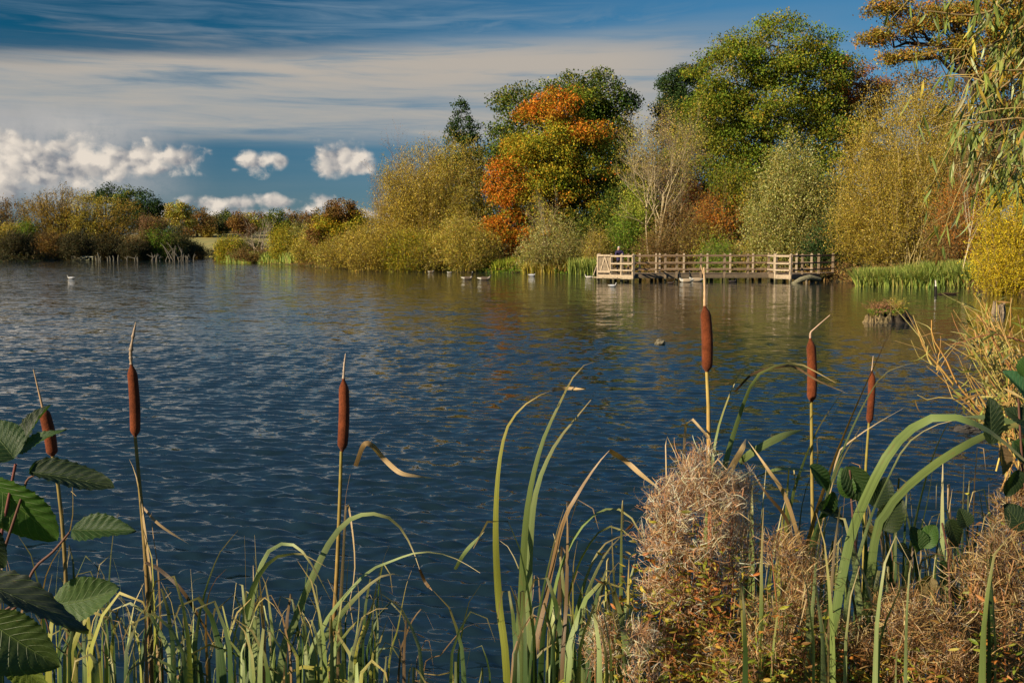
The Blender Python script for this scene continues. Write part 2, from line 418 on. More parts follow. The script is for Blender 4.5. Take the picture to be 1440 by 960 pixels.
slope=nt.vm('ADD',nt.vm('SCALE',nt.vm('SUBTRACT',v3,(0.5,0.5,0.5)),scale=BUMP3),nt.vm('ADD',nt.vm('SCALE',nt.vm('SUBTRACT',v1,(0.5,0.5,0.5)),scale=BUMP1),nt.vm('SCALE',nt.vm('SUBTRACT',v2,(0.5,0.5,0.5)),scale=BUMP2)))
# slopes calm down in the sheltered east end
sx=nt.n.new('ShaderNodeSeparateXYZ'); nt.l.new(o_,sx.inputs[0])
u=nt.m('DIVIDE',sx.outputs[0],nt.m('MAXIMUM',sx.outputs[1],1.0))
calm=nt.m('SUBTRACT',1.0,nt.m('MULTIPLY',nt.ss(u,-0.12,0.22),nt.ss(sx.outputs[1],9,24,0.0,0.66)))
big=nt.noise(nt.vm('MULTIPLY',o_,(0.05,0.11,1)),1.0,3,0.6)
calm=nt.m('MULTIPLY',calm,nt.ss(big,0.3,0.7,0.75,1.25))
slope=nt.vm('SCALE',nt.vm('MULTIPLY',slope,(0.55,1.0,0.0)),scale=calm)
nn=nt.vm('NORMALIZE',nt.vm('ADD',g.outputs['Normal'],slope)); nt.l.new(nn,b.inputs['Normal'])
tag(mesh('lake_water',np.stack([x,y,z],1),grid_faces(*sh),m,smooth=True),
    'rippled dark blue lake water with golden tree reflections','lake',kind='structure')
# ------------------------------------------------------------------ trees and shrubs
BR=(0.05,0.035,0.02); GREYB=(0.16,0.14,0.10); PALEB=(0.50,0.44,0.32); DARKB=(0.03,0.022,0.014); TAN=(0.22,0.16,0.07)
PAL=dict(
 oakgreen=[(0.10,0.13,0.014,6),(0.07,0.105,0.013,5),(0.155,0.17,0.018,4),(0.20,0.175,0.02,1.6),(0.18,0.11,0.02,.5)],
 oakdark=[(0.055,0.085,0.014,5),(0.035,0.055,0.012,4),(0.11,0.13,0.018,3),(0.19,0.17,0.02,1)],
 pine=[(0.018,0.038,0.012,5),(0.03,0.055,0.016,4),(0.05,0.07,0.02,1)],
 orange=[(0.36,0.14,0.014,5),(0.28,0.09,0.012,4),(0.38,0.19,0.02,3),(0.28,0.09,0.012,2)],
 yellowgreen=[(0.22,0.20,0.018,5),(0.14,0.16,0.016,5),(0.30,0.23,0.018,2.5),(0.34,0.19,0.018,.8)],
 gold=[(0.27,0.21,0.03,5),(0.21,0.175,0.03,6),(0.34,0.255,0.035,3),(0.18,0.125,0.025,4),(0.50,0.40,0.13,1.0),(0.17,0.16,0.03,2)],
 olive=[(0.22,0.19,0.03,5),(0.29,0.24,0.035,4),(0.16,0.16,0.03,4),(0.42,0.36,0.12,2),(0.27,0.17,0.03,2)],
 willowgrey=[(0.20,0.21,0.06,5),(0.13,0.15,0.035,5),(0.36,0.35,0.16,3),(0.24,0.19,0.04,3)],
 yellow=[(0.38,0.29,0.018,5),(0.30,0.25,0.02,5),(0.44,0.33,0.02,2),(0.25,0.24,0.02,2)],
 lime=[(0.20,0.24,0.03,5),(0.14,0.19,0.025,4),(0.28,0.29,0.04,2)],
 brown=[(0.12,0.075,0.028,5),(0.17,0.10,0.03,3),(0.075,0.05,0.022,4),(0.15,0.12,0.035,2)],
 rust=[(0.27,0.11,0.022,5),(0.20,0.075,0.018,4),(0.33,0.16,0.03,2),(0.13,0.09,0.02,2)],
 pink=[(0.27,0.14,0.08,4),(0.20,0.10,0.06,4),(0.30,0.20,0.09,2)],
 red=[(0.34,0.06,0.02,4),(0.24,0.05,0.02,3)],
 green=[(0.075,0.14,0.016,5),(0.11,0.18,0.02,4),(0.05,0.09,0.014,4),(0.18,0.22,0.025,2)],
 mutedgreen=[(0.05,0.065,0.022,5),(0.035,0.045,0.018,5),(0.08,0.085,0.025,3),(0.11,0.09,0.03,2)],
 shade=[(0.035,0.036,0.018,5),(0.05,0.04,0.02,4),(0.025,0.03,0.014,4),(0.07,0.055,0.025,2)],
 goldbrown=[(0.21,0.14,0.025,5),(0.16,0.11,0.025,5),(0.26,0.19,0.03,3),(0.11,0.085,0.025,4)],
 farrust=[(0.13,0.07,0.022,5),(0.10,0.06,0.02,4),(0.16,0.10,0.03,2)],
 farpink=[(0.15,0.085,0.045,4),(0.11,0.065,0.04,4)],
 iris=[(0.16,0.22,0.05,5),(0.22,0.26,0.06,5),(0.10,0.15,0.04,3),(0.30,0.28,0.09,2)],
 oldoak=[(0.20,0.145,0.025,5),(0.22,0.105,0.02,4),(0.13,0.12,0.02,4),(0.28,0.21,0.04,2)],
 pinktwig=[(0.36,0.22,0.12,3),(0.28,0.17,0.09,3)],
)
def lobes_world(D, lobes, dy=None):
    out=[]
    for l in lobes:
        px,py,rx,ry=l[:4]; pal=l[4] if len(l)>4 else None; off=l[5] if len(l)>5 else 0.0
        c=P(px,py,D+off); k=D/1440.0
        a=rx*k; b=ry*k; out.append((c,np.array([a,0.8*min(a,b*1.4)+0.3,b]),pal))
    return out
def sample_lobes(L, n, rlo=0.55, rhi=1.0, front=0.5):
    area=np.array([l[1][0]*l[1][2]+l[1][0]*l[1][1] for l in L]); w=area/area.sum()
    idx=rng.choice(len(L),n,p=w); d=rand_dir(n)
    flip=(d[:,1]>0)&(rng.random(n)<front); d[flip,1]*=-1
    r=rng.uniform(rlo**2,rhi**2,n)**0.5
    C=np.array([l[0] for l in L])[idx]; S=np.array([l[1] for l in L])[idx]
    return C+d*S*r[:,None], idx, d
def paths_between(A,B,n=6,sag=0.0,wig=0.05,upfirst=0.35):
    """curved limbs A->B (K,3)"""
    t=np.linspace(0,1,n)[None,:,None]; L=np.linalg.norm(B-A,axis=1)[:,None,None]
    ctrl=A+(B-A)*0.5; ctrl=ctrl.copy(); ctrl[:,2]+=upfirst*np.linalg.norm(B-A,axis=1)*0.4
    p=(1-t)**2*A[:,None]+2*t*(1-t)*ctrl[:,None]+t*t*B[:,None]
    nz=rng.normal(size=p.shape)*L*wig; nz[:,0]=0; nz[:,-1]*=0.3
    return p+nz
def new_tree(name,label,cat,group,px,D,z=None):
    b=P(px,360,D); x,y=b[0],b[1]; zz=gz(x,y) if z is None else z
    return empty(name,(x,y,zz),label,cat,group)
def broadleaf(name,label,px,D,lobes,pal='oakgreen',bark=BR,clump=0.9,dens=1.0,leaf=0.26,npc=70,trunk_r=0.32,limbs=60,top=None,group='trees of the wood behind the jetty',flat=0.75,cat='tree',rlo=0.45,lean=0.0,aspect=0.62,limb_f=0.5):
    root=new_tree(name,label,cat,group,px,D)
    base=np.array(root.location)
    L=lobes_world(D,lobes)
    surf=sum(4*math.pi*((l[1][0]*l[1][1]+l[1][0]*l[1][2]+l[1][1]*l[1][2])/3) for l in L)
    nc=int(max(6,dens*surf/(clump*clump*1.7)))
    cen,idx,d=sample_lobes(L,nc,rlo,0.97,0.45)
    ok=cen[:,2]>base[2]+0.2; cen=cen[ok]; idx=idx[ok]
    cs=clump*rng.uniform(0.55,1.35,len(cen))
    # crown
    per=np.maximum(8,(npc*1.35*(cs/clump)**2*rng.uniform(0.6,1.3,len(cen)))).astype(int)
    rep=np.repeat(np.arange(len(cen)),per)
    dd=rand_dir(len(rep))*(rng.random(len(rep))**0.45)[:,None]
    pos=cen[rep]+dd*cs[rep][:,None]*np.array([1,1,flat])
    pos+=rng.normal(0,0.08,pos.shape)
    pos=pos[pos[:,2]>base[2]+0.05]; rep=rep[:len(pos)]
    v,f=leaf_quads(pos,leaf*0.86*rng.uniform(0.6,1.3,len(pos)),aspect,droop=0.3)
    cc=np.zeros((len(pos),3)); lobe_pal=[l[2] or pal for l in L]
    cp=np.array([lobe_pal[i] for i in idx])[rep]
    for pn in set(cp.tolist()):
        mk=cp==pn; cc[mk]=pick(PAL[pn],mk.sum())
    ct=rng.uniform(0.78,1.22,len(cen))[rep]; cw=rng.normal(0,0.10,len(cen))[rep]
    cc=cc*ct[:,None]; cc[:,0]*=1+cw; cc[:,1]*=1-0.3*cw
    # trunk and limbs
    mb=MB()
    zc=np.mean([l[0][2] for l in L]); xc=np.mean([l[0][0] for l in L]); yc=np.mean([l[0][1] for l in L])
    fork=np.array([base[0]*0.6+xc*0.4,base[1]*0.6+yc*0.4,base[2]+(zc-base[2])*0.45])
    topp=np.array([xc,yc,zc+0.3*(max(l[0][2]+l[1][2] for l in L)-zc)])
    tp=np.array([base-[0,0,0.3],base+(fork-base)*0.5+[lean,0,0],fork,(fork+topp)/2+rng.normal(0,0.2,3),topp])
    mb.tube(tp,[trunk_r*1.5,trunk_r,trunk_r*0.85,trunk_r*0.5,trunk_r*0.2],8,bark)
    LC=np.array([l[0]+[0,0,l[1][2]*0.15] for l in L]); nl=len(L)
    t=rng.uniform(0.0,0.9,nl); A=fork+(topp-fork)*t[:,None]; A[:,2]=np.maximum(np.minimum(A[:,2],LC[:,2]),base[2]+0.6)
    mp_=paths_between(A,LC,9,wig=0.045,upfirst=0.25)
    lr=trunk_r*limb_f*rng.uniform(0.8,1.1,nl)
    vv,ff=tubes_batch(mp_,np.linspace(1,0.35,9)[None,:]*lr[:,None],6); mb.add(vv,ff,bark)
    k=min(limbs,len(cen)); sel=rng.choice(len(cen),k,replace=False); li=idx[sel]; B=cen[sel]
    j=rng.integers(3,9,k); A=mp_[li,j]
    pp=paths_between(A,B,7,wig=0.06,upfirst=0.12); rr=np.linspace(1,0.2,7)[None,:]*(lr[li]*0.36*rng.uniform(0.5,1,k))[:,None]
    vv,ff=tubes_batch(pp,rr,4); mb.add(vv,ff,bark)
    mb.build('trunk',M['bark'],root,smooth=True)
    mesh('crown',v,f,M['foliage'],root,fcol=cc)
    return root
def shrub(name,label,px,D,lobes,pal='gold',stems=160,leaves=16000,leaf=0.15,bark=TAN,stem_r=0.022,bases=None,group='willows and shrubs along the shore',cat='shrub',aspect=0.38,twigs=500,scat=0.26,fill=0.75,zmin=0.05,fan=0.45):
    root=new_tree(name,label,cat,group,px,D); base=np.array(root.location)
    L=lobes_world(D,lobes); leaves=int(leaves*1.9); leaf*=0.98
    k=D/1440
    # stems fan from a few stools out to the envelope
    tgt,idx,d=sample_lobes(L,stems,0.75,1.04,0.5)
    ok=tgt[:,2]>base[2]+0.3; tgt=tgt[ok]; idx=idx[ok]; n=len(tgt)
    spread=(max(l[0][0]+l[1][0] for l in L)-min(l[0][0]-l[1][0] for l in L))
    bx=base[0]+(tgt[:,0]-base[0])*fan+rng.normal(0,spread*0.04,n)
    by=base[1]+(tgt[:,1]-base[1])*0.4
    A=np.stack([bx,by,np.full(n,base[2]-0.05)],1)
    pp=paths_between(A,tgt,9,wig=0.012,upfirst=0.3)
    rr=np.linspace(1,0.25,9)[None,:]*(stem_r*rng.uniform(0.5,1.6,n))[:,None]
    mb=MB(); vv,ff=tubes_batch(pp,rr,3); tone=rng.uniform(0.6,1.4,(n,1))*np.array(bark); mb.add(vv,ff,np.repeat(tone,len(ff)//n,0))
    # side twigs
    m=int(twigs); si=rng.integers(0,n,m); sj=rng.integers(3,9,m); s0=pp[si,sj]
    dirs=unit(pp[si,sj]-pp[si,sj-1]+rand_dir(m)*0.8); ln=rng.uniform(0.4,1.3,m)*min(1.3,0.02*D+0.1)
    e=s0+dirs*ln[:,None]; e[:,2]+=0.1*ln
    tw=paths_between(s0,e,5,wig=0.03,upfirst=0.2); tr=np.linspace(1,0.35,5)[None,:]*np.full((m,1),stem_r*0.42)
    vv,ff=tubes_batch(tw,tr,3); mb.add(vv,ff,np.array(bark)*1.1)
    mb.build('stems',M['bark'],root,smooth=True)
    # leaves along stems and twigs
    n1=int(leaves*0.45); n2=int(leaves*(0.55-fill*0.5)); n3=leaves-n1-n2
    i=rng.integers(0,n,n1); t=rng.random(n1)**0.6*7.99; j=np.floor(t).astype(int); fr=(t-j)[:,None]
    p1=pp[i,j]*(1-fr)+pp[i,np.minimum(j+1,8)]*fr+rng.normal(0,scat,(n1,3)); a1=unit(pp[i,np.minimum(j+1,8)]-pp[i,j])
    i2=rng.integers(0,m,n2); t=rng.random(n2)*3.99; j=np.floor(t).astype(int); fr=(t-j)[:,None]
    p2=tw[i2,j]*(1-fr)+tw[i2,j+1]*fr+rng.normal(0,scat*0.5,(n2,3)); a2=unit(tw[i2,j+1]-tw[i2,j])
    cl,ix,_=sample_lobes(L,max(10,n3//45),0.5,0.98,0.5); r3=rng.integers(0,len(cl),n3)
    p3=cl[r3]+rng.normal(0,scat*1.6,(n3,3)); a3=rand_dir(n3)
    pos=np.concatenate([p1,p2,p3]); ax=np.concatenate([a1,a2,a3])
    pal1=[l[2] or pal for l in L]
    who=np.concatenate([idx[i],idx[si[i2]],ix[r3]])
    clt=np.concatenate([rng.uniform(0.8,1.2,n)[i],rng.uniform(0.8,1.2,m)[i2],rng.uniform(0.75,1.2,len(cl))[r3]])
    ok=pos[:,2]>base[2]+zmin; pos=pos[ok]; ax=ax[ok]; who=who[ok]; clt=clt[ok]
    v,f=leaf_quads(pos,leaf*rng.uniform(0.6,1.4,len(pos)),aspect,axis=ax,spread=0.8)
    cc=np.zeros((len(pos),3)); pn=np.array(pal1)[who]
    for q in set(pn.tolist()):
        mk=pn==q; cc[mk]=pick(PAL[q],mk.sum())
    mesh('leaves',v,f,M['foliage'],root,fcol=cc*clt[:,None])
    return root
def bare_tree(name,label,px,D,toppy,width_px,bark=PALEB,leafpal=None,nleaf=2500,trunks=3,r0=0.11,depth=5,group='trees of the wood behind the jetty',splay=0.35,leaf=0.14,seed=1,cat='tree'):
    root=new_tree(name,label,cat,group,px,D); base=np.array(root.location); rs=np.random.default_rng(seed)
    H=P(px,toppy,D)[2]-base[2]; W=width_px*D/1440/2
    mb=MB(); tips=[]
    def grow(p,dr,ln,r,lev):
        n=6; pts=[p]; q=p.copy(); dd=dr.copy()
        for i in range(n-1):
            dd=dd+rs.normal(0,0.09,3); dd[2]+=0.05; dd/=np.linalg.norm(dd); q=q+dd*ln/(n-1); pts.append(q.copy())
        mb.tube(pts,np.linspace(r,r*0.55,n),5 if lev<2 else 3,np.array(bark)*(1.0 if lev<2 else 0.85))
        if lev>=depth: tips.append(q); return
        kids=rs.integers(3,5) if lev>0 else rs.integers(4,6)
        for c in range(kids):
            t=rs.uniform(0.35,1.0) if c else 1.0
            idx=min(int(t*(n-1)),n-1); nd=dd+rs.normal(0,0.42+0.05*lev,3); nd[1]*=0.8; nd[2]=abs(nd[2])*0.8+0.12; nd/=np.linalg.norm(nd)
            grow(pts[idx],nd,ln*rs.uniform(0.5,0.74),r*rs.uniform(0.42,0.62),lev+1)
    for k in range(trunks):
        a=rs.uniform(-1,1)*splay; dr=np.array([a+ (k-(trunks-1)/2)*splay*0.5,rs.normal(0,0.1),1.0]); dr/=np.linalg.norm(dr)
        grow(base+np.array([rs.normal(0,0.25),rs.normal(0,0.2),-0.1]),dr,H*0.42,r0*rs.uniform(0.7,1.1),0)
    # fit to the height
    allv=np.concatenate(mb.v); mx=np.percentile(allv[:,2],99.8)-base[2]; s=H/mx
    wx=np.percentile(np.abs(allv[:,0]-base[0]),98); sx=min(1.6,max(0.6,W/wx))
    mb.v=[(q-base)*np.array([sx,1,s])+base for q in mb.v]
    mb.build('trunk',M['bark'],root,smooth=True)
    if leafpal:
        tp=(np.array(tips)-base)*np.array([sx,1,s])+base
        i=rs.integers(0,len(tp),nleaf); pos=tp[i]+rs.normal(0,0.3,(nleaf,3))
        v,f=leaf_quads(pos,leaf*rng.uniform(0.6,1.3,nleaf),0.5)
        mesh('leaves',v,f,M['foliage'],root,fcol=pick(PAL[leafpal],nleaf))
    return root
S1='willows and shrubs along the shore'; W1='trees of the wood behind the jetty'; F1='far trees across the lake'
# --- behind everything: dark filler trees of the wood
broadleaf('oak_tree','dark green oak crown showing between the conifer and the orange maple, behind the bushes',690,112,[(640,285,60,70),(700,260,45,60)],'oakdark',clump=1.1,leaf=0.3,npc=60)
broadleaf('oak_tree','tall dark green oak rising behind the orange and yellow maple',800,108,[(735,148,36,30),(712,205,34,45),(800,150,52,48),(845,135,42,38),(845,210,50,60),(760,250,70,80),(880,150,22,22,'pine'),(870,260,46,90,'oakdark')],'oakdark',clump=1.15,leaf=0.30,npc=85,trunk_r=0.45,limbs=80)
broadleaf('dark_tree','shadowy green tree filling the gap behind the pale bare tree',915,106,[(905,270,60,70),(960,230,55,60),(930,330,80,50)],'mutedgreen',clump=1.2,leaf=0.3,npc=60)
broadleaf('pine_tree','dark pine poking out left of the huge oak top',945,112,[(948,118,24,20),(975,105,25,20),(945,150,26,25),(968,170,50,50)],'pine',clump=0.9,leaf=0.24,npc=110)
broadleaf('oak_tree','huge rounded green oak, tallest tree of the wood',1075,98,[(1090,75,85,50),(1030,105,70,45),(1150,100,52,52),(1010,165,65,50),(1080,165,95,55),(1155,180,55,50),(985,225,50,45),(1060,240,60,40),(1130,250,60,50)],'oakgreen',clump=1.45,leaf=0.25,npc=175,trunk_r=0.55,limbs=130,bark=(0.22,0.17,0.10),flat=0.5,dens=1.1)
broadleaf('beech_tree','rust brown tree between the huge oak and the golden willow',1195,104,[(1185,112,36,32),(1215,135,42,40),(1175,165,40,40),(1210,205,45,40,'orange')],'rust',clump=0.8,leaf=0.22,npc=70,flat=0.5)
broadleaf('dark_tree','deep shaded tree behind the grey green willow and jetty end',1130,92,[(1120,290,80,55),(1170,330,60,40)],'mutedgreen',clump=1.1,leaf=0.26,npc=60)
broadleaf('dark_tree','dark brown tree behind the golden willow top, under the overhanging oak',1310,95,[(1290,140,60,40),(1360,160,60,55),(1420,200,60,70),(1330,230,90,80)],'brown',clump=1.1,leaf=0.24,npc=55)
broadleaf('maple_tree','broad maple turning orange at the left and yellow green at the right',790,96,
  [(778,150,32,26,'orange',-1),(742,168,20,20,'orange'),(815,145,26,24,'oakgreen'),(832,182,30,17,'orange',-2),(712,262,28,38,'orange',-2),(712,315,26,30,'orange',-2),(740,345,26,28,'orange',-2),(775,220,62,50,'yellowgreen',-1),(825,240,56,52,'oakgreen'),(768,285,50,50,'yellowgreen',-1),(835,300,50,48,'oakdark'),(740,215,36,36,'yellowgreen'),(800,345,50,35,'oakdark')],
  'yellowgreen',clump=1.05,leaf=0.23,npc=135,trunk_r=0.35,limbs=110,flat=0.65,dens=0.95)
broadleaf('poplar_tree','thin dark tree with sparse leaves standing above the big willow',650,110,[(650,160,14,18),(652,185,27,24),(650,215,32,28),(662,245,35,30,'brown')],'pine',clump=0.55,leaf=0.26,npc=26,trunk_r=0.16,limbs=60,dens=0.8)
broadleaf('oak_tree','low dark oak in the shade between the maple and the pale bare tree',860,92,[(850,330,55,45),(880,300,40,50)],'oakdark',clump=0.8,leaf=0.22,npc=60)
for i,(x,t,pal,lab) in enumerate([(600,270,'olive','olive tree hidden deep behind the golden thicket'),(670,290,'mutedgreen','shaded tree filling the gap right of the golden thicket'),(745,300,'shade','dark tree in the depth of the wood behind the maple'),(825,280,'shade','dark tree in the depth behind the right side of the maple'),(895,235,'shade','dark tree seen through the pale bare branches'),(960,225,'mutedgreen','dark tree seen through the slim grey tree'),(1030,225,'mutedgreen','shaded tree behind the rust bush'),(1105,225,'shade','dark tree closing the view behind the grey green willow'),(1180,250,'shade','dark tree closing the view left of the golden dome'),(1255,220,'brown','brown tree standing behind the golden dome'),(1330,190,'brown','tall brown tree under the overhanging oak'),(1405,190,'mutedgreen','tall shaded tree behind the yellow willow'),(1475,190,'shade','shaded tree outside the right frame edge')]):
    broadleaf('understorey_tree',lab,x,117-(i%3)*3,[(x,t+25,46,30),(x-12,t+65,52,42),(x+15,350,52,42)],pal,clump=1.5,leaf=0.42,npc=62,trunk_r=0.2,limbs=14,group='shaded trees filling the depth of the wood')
# --- shore shrubs
shrub('willow_tree','huge golden olive willow thicket at the left end of the wood',600,99,[(640,250,52,60,'olive'),(600,270,60,70),(570,300,50,70),(650,320,60,55,'olive'),(545,330,40,45),(600,340,70,38,'olive'),(560,260,30,40)],'gold',fan=0.3,stems=420,leaves=80000,leaf=0.14,twigs=1600,bark=(0.26,0.20,0.09),cat='tree')
bare_tree('willow_tree','bare pinkish twigged willow sticking out above the golden thicket',585,103,182,110,(0.27,0.17,0.11),'pinktwig',2600,trunks=5,r0=0.1,seed=3,leaf=0.10)
bare_tree('willow_tree','small bare twigged willow leaning over at the left edge of the golden thicket',535,101,243,60,(0.26,0.17,0.11),'pinktwig',800,trunks=3,r0=0.07,seed=5,leaf=0.10)
shrub('willow_bush','dense golden bush at the water edge in front of the big thicket',535,95,[(520,345,48,33),(550,350,35,30)],'gold',stems=140,leaves=14000,leaf=0.15)
shrub('willow_bush','yellow green bush low at the water by the golden thicket',575,94,[(575,352,45,28),(620,352,45,26,'olive')],'yellowgreen',stems=130,leaves=12000,leaf=0.15)
shrub('willow_bush','olive bush under the right side of the big thicket',665,92,[(665,345,42,34),(640,335,30,35)],'olive',stems=120,leaves=11000,leaf=0.15)
broadleaf('field_maple','orange and yellow young maple left of the golden thicket',477,112,[(480,300,30,20,'farrust'),(464,320,28,22,'yellowgreen'),(450,330,18,16,'farrust'),(500,325,28,30)],'yellowgreen',clump=0.6,leaf=0.22,npc=60,trunk_r=0.14,group=S1)
shrub('willow_bush','brown gold bush under the young orange maple',490,108,[(490,350,38,24),(465,357,30,17,'olive')],'gold',stems=90,leaves=8000,leaf=0.15)
shrub('willow_bush','grey green bush with bare twig tips below the maple',775,88,[(775,340,44,42),(750,360,30,22),(800,358,30,24)],'willowgrey',stems=180,leaves=11000,leaf=0.13,twigs=900)
bare_tree('birch_tree','thin bare sapling rising from the grey green bush',770,89,258,60,(0.33,0.27,0.18),'olive',500,trunks=3,r0=0.05,seed=11,depth=4)
shrub('willow_bush','small straw coloured bush between the grey bush and the jetty',838,86,[(840,350,20,28)],'olive',stems=80,leaves=4500,leaf=0.12)
shrub('elder_bush','bright green feathery shrub behind the left end of the jetty',895,86,[(900,300,28,44,'lime'),(880,325,28,30,'green'),(910,335,25,30,'lime')],'lime',stems=130,leaves=14000,leaf=0.16,scat=0.18)
bare_tree('ash_tree','tall pale branched almost leafless tree beside the jetty',922,84,142,135,(0.36,0.29,0.17),'olive',9000,trunks=4,r0=0.12,seed=21,depth=5,leaf=0.12)
bare_tree('ash_tree','slimmer bare grey tree just right of the pale branched one',955,88,160,90,(0.26,0.18,0.12),'pinktwig',1500,trunks=3,r0=0.09,seed=23)
shrub('thicket','brown twiggy thicket behind the middle of the jetty',960,82,[(950,330,42,45,'brown'),(985,345,40,34,'olive'),(920,352,30,26,'brown')],'brown',stems=200,leaves=15000,leaf=0.13)
shrub('dogwood_bush','small crimson leaved bush high behind the brown thicket',968,88,[(969,266,13,15)],'red',stems=30,leaves=1500,leaf=0.14,scat=0.16)
shrub('dogwood_bush','rust orange bush behind the jetty right of the brown thicket',1005,84,[(1010,300,36,34,'rust'),(1000,325,30,26,'orange'),(1035,270,30,30,'yellowgreen'),(1025,250,36,20,'oakgreen')],'rust',stems=160,leaves=14000,leaf=0.16)
shrub('hawthorn_bush','low green hawthorn behind the middle rails',1010,79,[(1010,360,30,24,'green'),(1045,362,26,22,'olive')],'green',stems=90,leaves=6500,leaf=0.13)
shrub('willow_tree','rounded grey green willow with silvery leaves',1105,78,[(1110,250,40,55),(1090,300,48,50),(1130,300,42,50),(1105,340,60,34)],'willowgrey',fan=0.3,stems=300,leaves=42000,leaf=0.15,twigs=1100,cat='tree')
shrub('holly_bush','very dark evergreen bush in the shade at the shore end of the jetty',1175,74,[(1170,345,40,30),(1190,325,30,35)],'pine',stems=80,leaves=9000,leaf=0.16,aspect=0.55)
shrub('willow_tree','great golden yellow willow dome right of the jetty',1265,72,[(1265,215,92,98),(1300,200,72,80),(1215,250,58,72),(1285,280,92,75),(1225,320,66,50),(1315,320,62,46,'gold'),(1188,325,30,42)],'gold',fan=0.22,stems=420,leaves=100000,leaf=0.11,twigs=1800,bark=(0.34,0.27,0.12),cat='tree')
bare_tree('willow_tree','pale slanting bare limbs inside the golden willow dome',1290,70.5,195,90,(0.34,0.27,0.13),'gold',1500,trunks=4,r0=0.05,seed=31,depth=3)
shrub('hawthorn_bush','russet brown bush between the golden dome and the bright yellow willow',1350,62,[(1350,300,36,60,'rust'),(1330,330,30,40,'brown'),(1365,250,30,40,'brown')],'rust',stems=150,leaves=14000,leaf=0.11)
bare_tree('birch_tree','slender pale sapling in front of the russet bush',1358,57,190,50,(0.46,0.38,0.25),None,0,trunks=1,r0=0.05,seed=37,depth=3,splay=0.08)
shrub('willow_tree','bright yellow willow hanging over the water at the right edge',1425,49,[(1430,300,55,55),(1410,350,45,50),(1450,365,60,42),(1480,280,60,80),(1400,385,36,22)],'yellow',stems=260,leaves=52000,leaf=0.085,twigs=1200,scat=0.2,cat='tree')
# --- middle headland left of the thicket
H1='bushes on the headland by the inlet'
shrub('willow_bush','round yellow green bush at the tip of the headland',325,150,[(325,351,22,17)],'yellowgreen',stems=70,leaves=6500,leaf=0.22,group=H1)
shrub('willow_bush','dark low bush behind the round headland bush',350,158,[(352,350,24,12)],'mutedgreen',stems=40,leaves=3000,leaf=0.24,group=H1)
bare_tree('willow_tree','small bleached leafless tree on the headland',365,140,302,46,(0.42,0.34,0.24),None,0,trunks=3,r0=0.10,seed=41,depth=4,group=H1)
shrub('willow_bush','light green willow bush right of the bleached tree',405,132,[(403,342,26,24,'yellowgreen'),(420,335,18,18,'willowgrey')],'willowgrey',stems=90,leaves=9000,leaf=0.20,group=H1)
shrub('willow_bush','grey brown bush low at the water before the orange young maple',435,122,[(435,352,28,20),(445,335,22,24,'olive')],'olive',stems=90,leaves=8000,leaf=0.18,group=H1)
shrub('bramble_bush','russet bramble mound on the headland behind the reeds',372,138,[(370,358,50,8)],'brown',stems=60,leaves=4000,leaf=0.2,group=H1)
# --- the wooded left shore
LD=172
shrub('willow_tree','wide golden brown willow with dark forked limbs on the left shore',95,LD,[(90,290,48,26),(135,300,42,30,'olive'),(60,305,34,26),(170,310,36,34,'goldbrown'),(110,325,60,28,'olive')],'goldbrown',stems=260,leaves=30000,leaf=0.24,twigs=900,bark=(0.04,0.03,0.02),stem_r=0.06,cat='tree',group=F1)
broadleaf('pine_tree','rounded dark pine at the top of the left shore wood',150,188,[(150,276,24,14)],'pine',clump=1.3,leaf=0.36,npc=90,trunk_r=0.3,group=F1)
broadleaf('pine_tree','long sloping dark green pine group falling to the right',200,186,[(180,283,20,16,'oakdark'),(200,286,22,18),(218,302,16,22),(190,305,34,24)],'pine',clump=1.3,leaf=0.36,npc=90,trunk_r=0.3,group=F1)
shrub('hawthorn_tree','russet brown tree at the far left edge of the left shore',18,180,[(20,300,40,24),(-20,300,40,24),(-60,300,50,26)],'brown',stems=120,leaves=11000,leaf=0.28,cat='tree',group=F1)
shrub('elder_bush','yellow green bush on the left shore by the frame edge',22,168,[(10,328,26,15),(38,322,14,12,'green')],'olive',stems=60,leaves=6000,leaf=0.24,group=F1)
broadleaf('oak_tree','domed olive tree standing alone right of the left shore pines',250,215,[(250,297,22,14),(250,308,26,12)],'olive',clump=1.0,leaf=0.34,npc=60,trunk_r=0.25,group=F1)
shrub('hawthorn_bush','pinkish red thorn bush under the sloping pines',213,165,[(208,314,13,9),(222,316,16,9,'brown')],'farpink',stems=40,leaves=3000,leaf=0.24,group=F1)
shrub('elder_bush','muted green bush above the dead branches',235,165,[(225,332,28,16,'green'),(248,335,22,16)],'mutedgreen',stems=70,leaves=7000,leaf=0.24,group=F1)
shrub('hawthorn_bush','small orange bush low on the left shore',193,163,[(184,337,7,5),(197,334,8,8)],'farrust',stems=30,leaves=1100,leaf=0.2,group=F1)
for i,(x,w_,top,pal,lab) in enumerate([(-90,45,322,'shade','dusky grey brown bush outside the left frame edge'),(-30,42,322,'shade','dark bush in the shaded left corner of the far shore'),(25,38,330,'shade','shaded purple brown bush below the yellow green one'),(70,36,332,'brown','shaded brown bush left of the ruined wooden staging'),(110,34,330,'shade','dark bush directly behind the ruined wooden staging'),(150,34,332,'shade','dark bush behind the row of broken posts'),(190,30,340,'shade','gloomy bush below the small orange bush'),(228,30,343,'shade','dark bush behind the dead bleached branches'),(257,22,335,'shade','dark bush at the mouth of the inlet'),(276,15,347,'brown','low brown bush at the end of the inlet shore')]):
    shrub('sallow_bush',lab,x,158+6*(i%2)+(20 if x>240 else 0)+i*0.8,[(x,(top+362)/2,w_*0.72,(366-top)*0.55)],pal,stems=90,leaves=7000,leaf=0.24,bark=(0.05,0.04,0.03),group='dark bushes along the left shore')
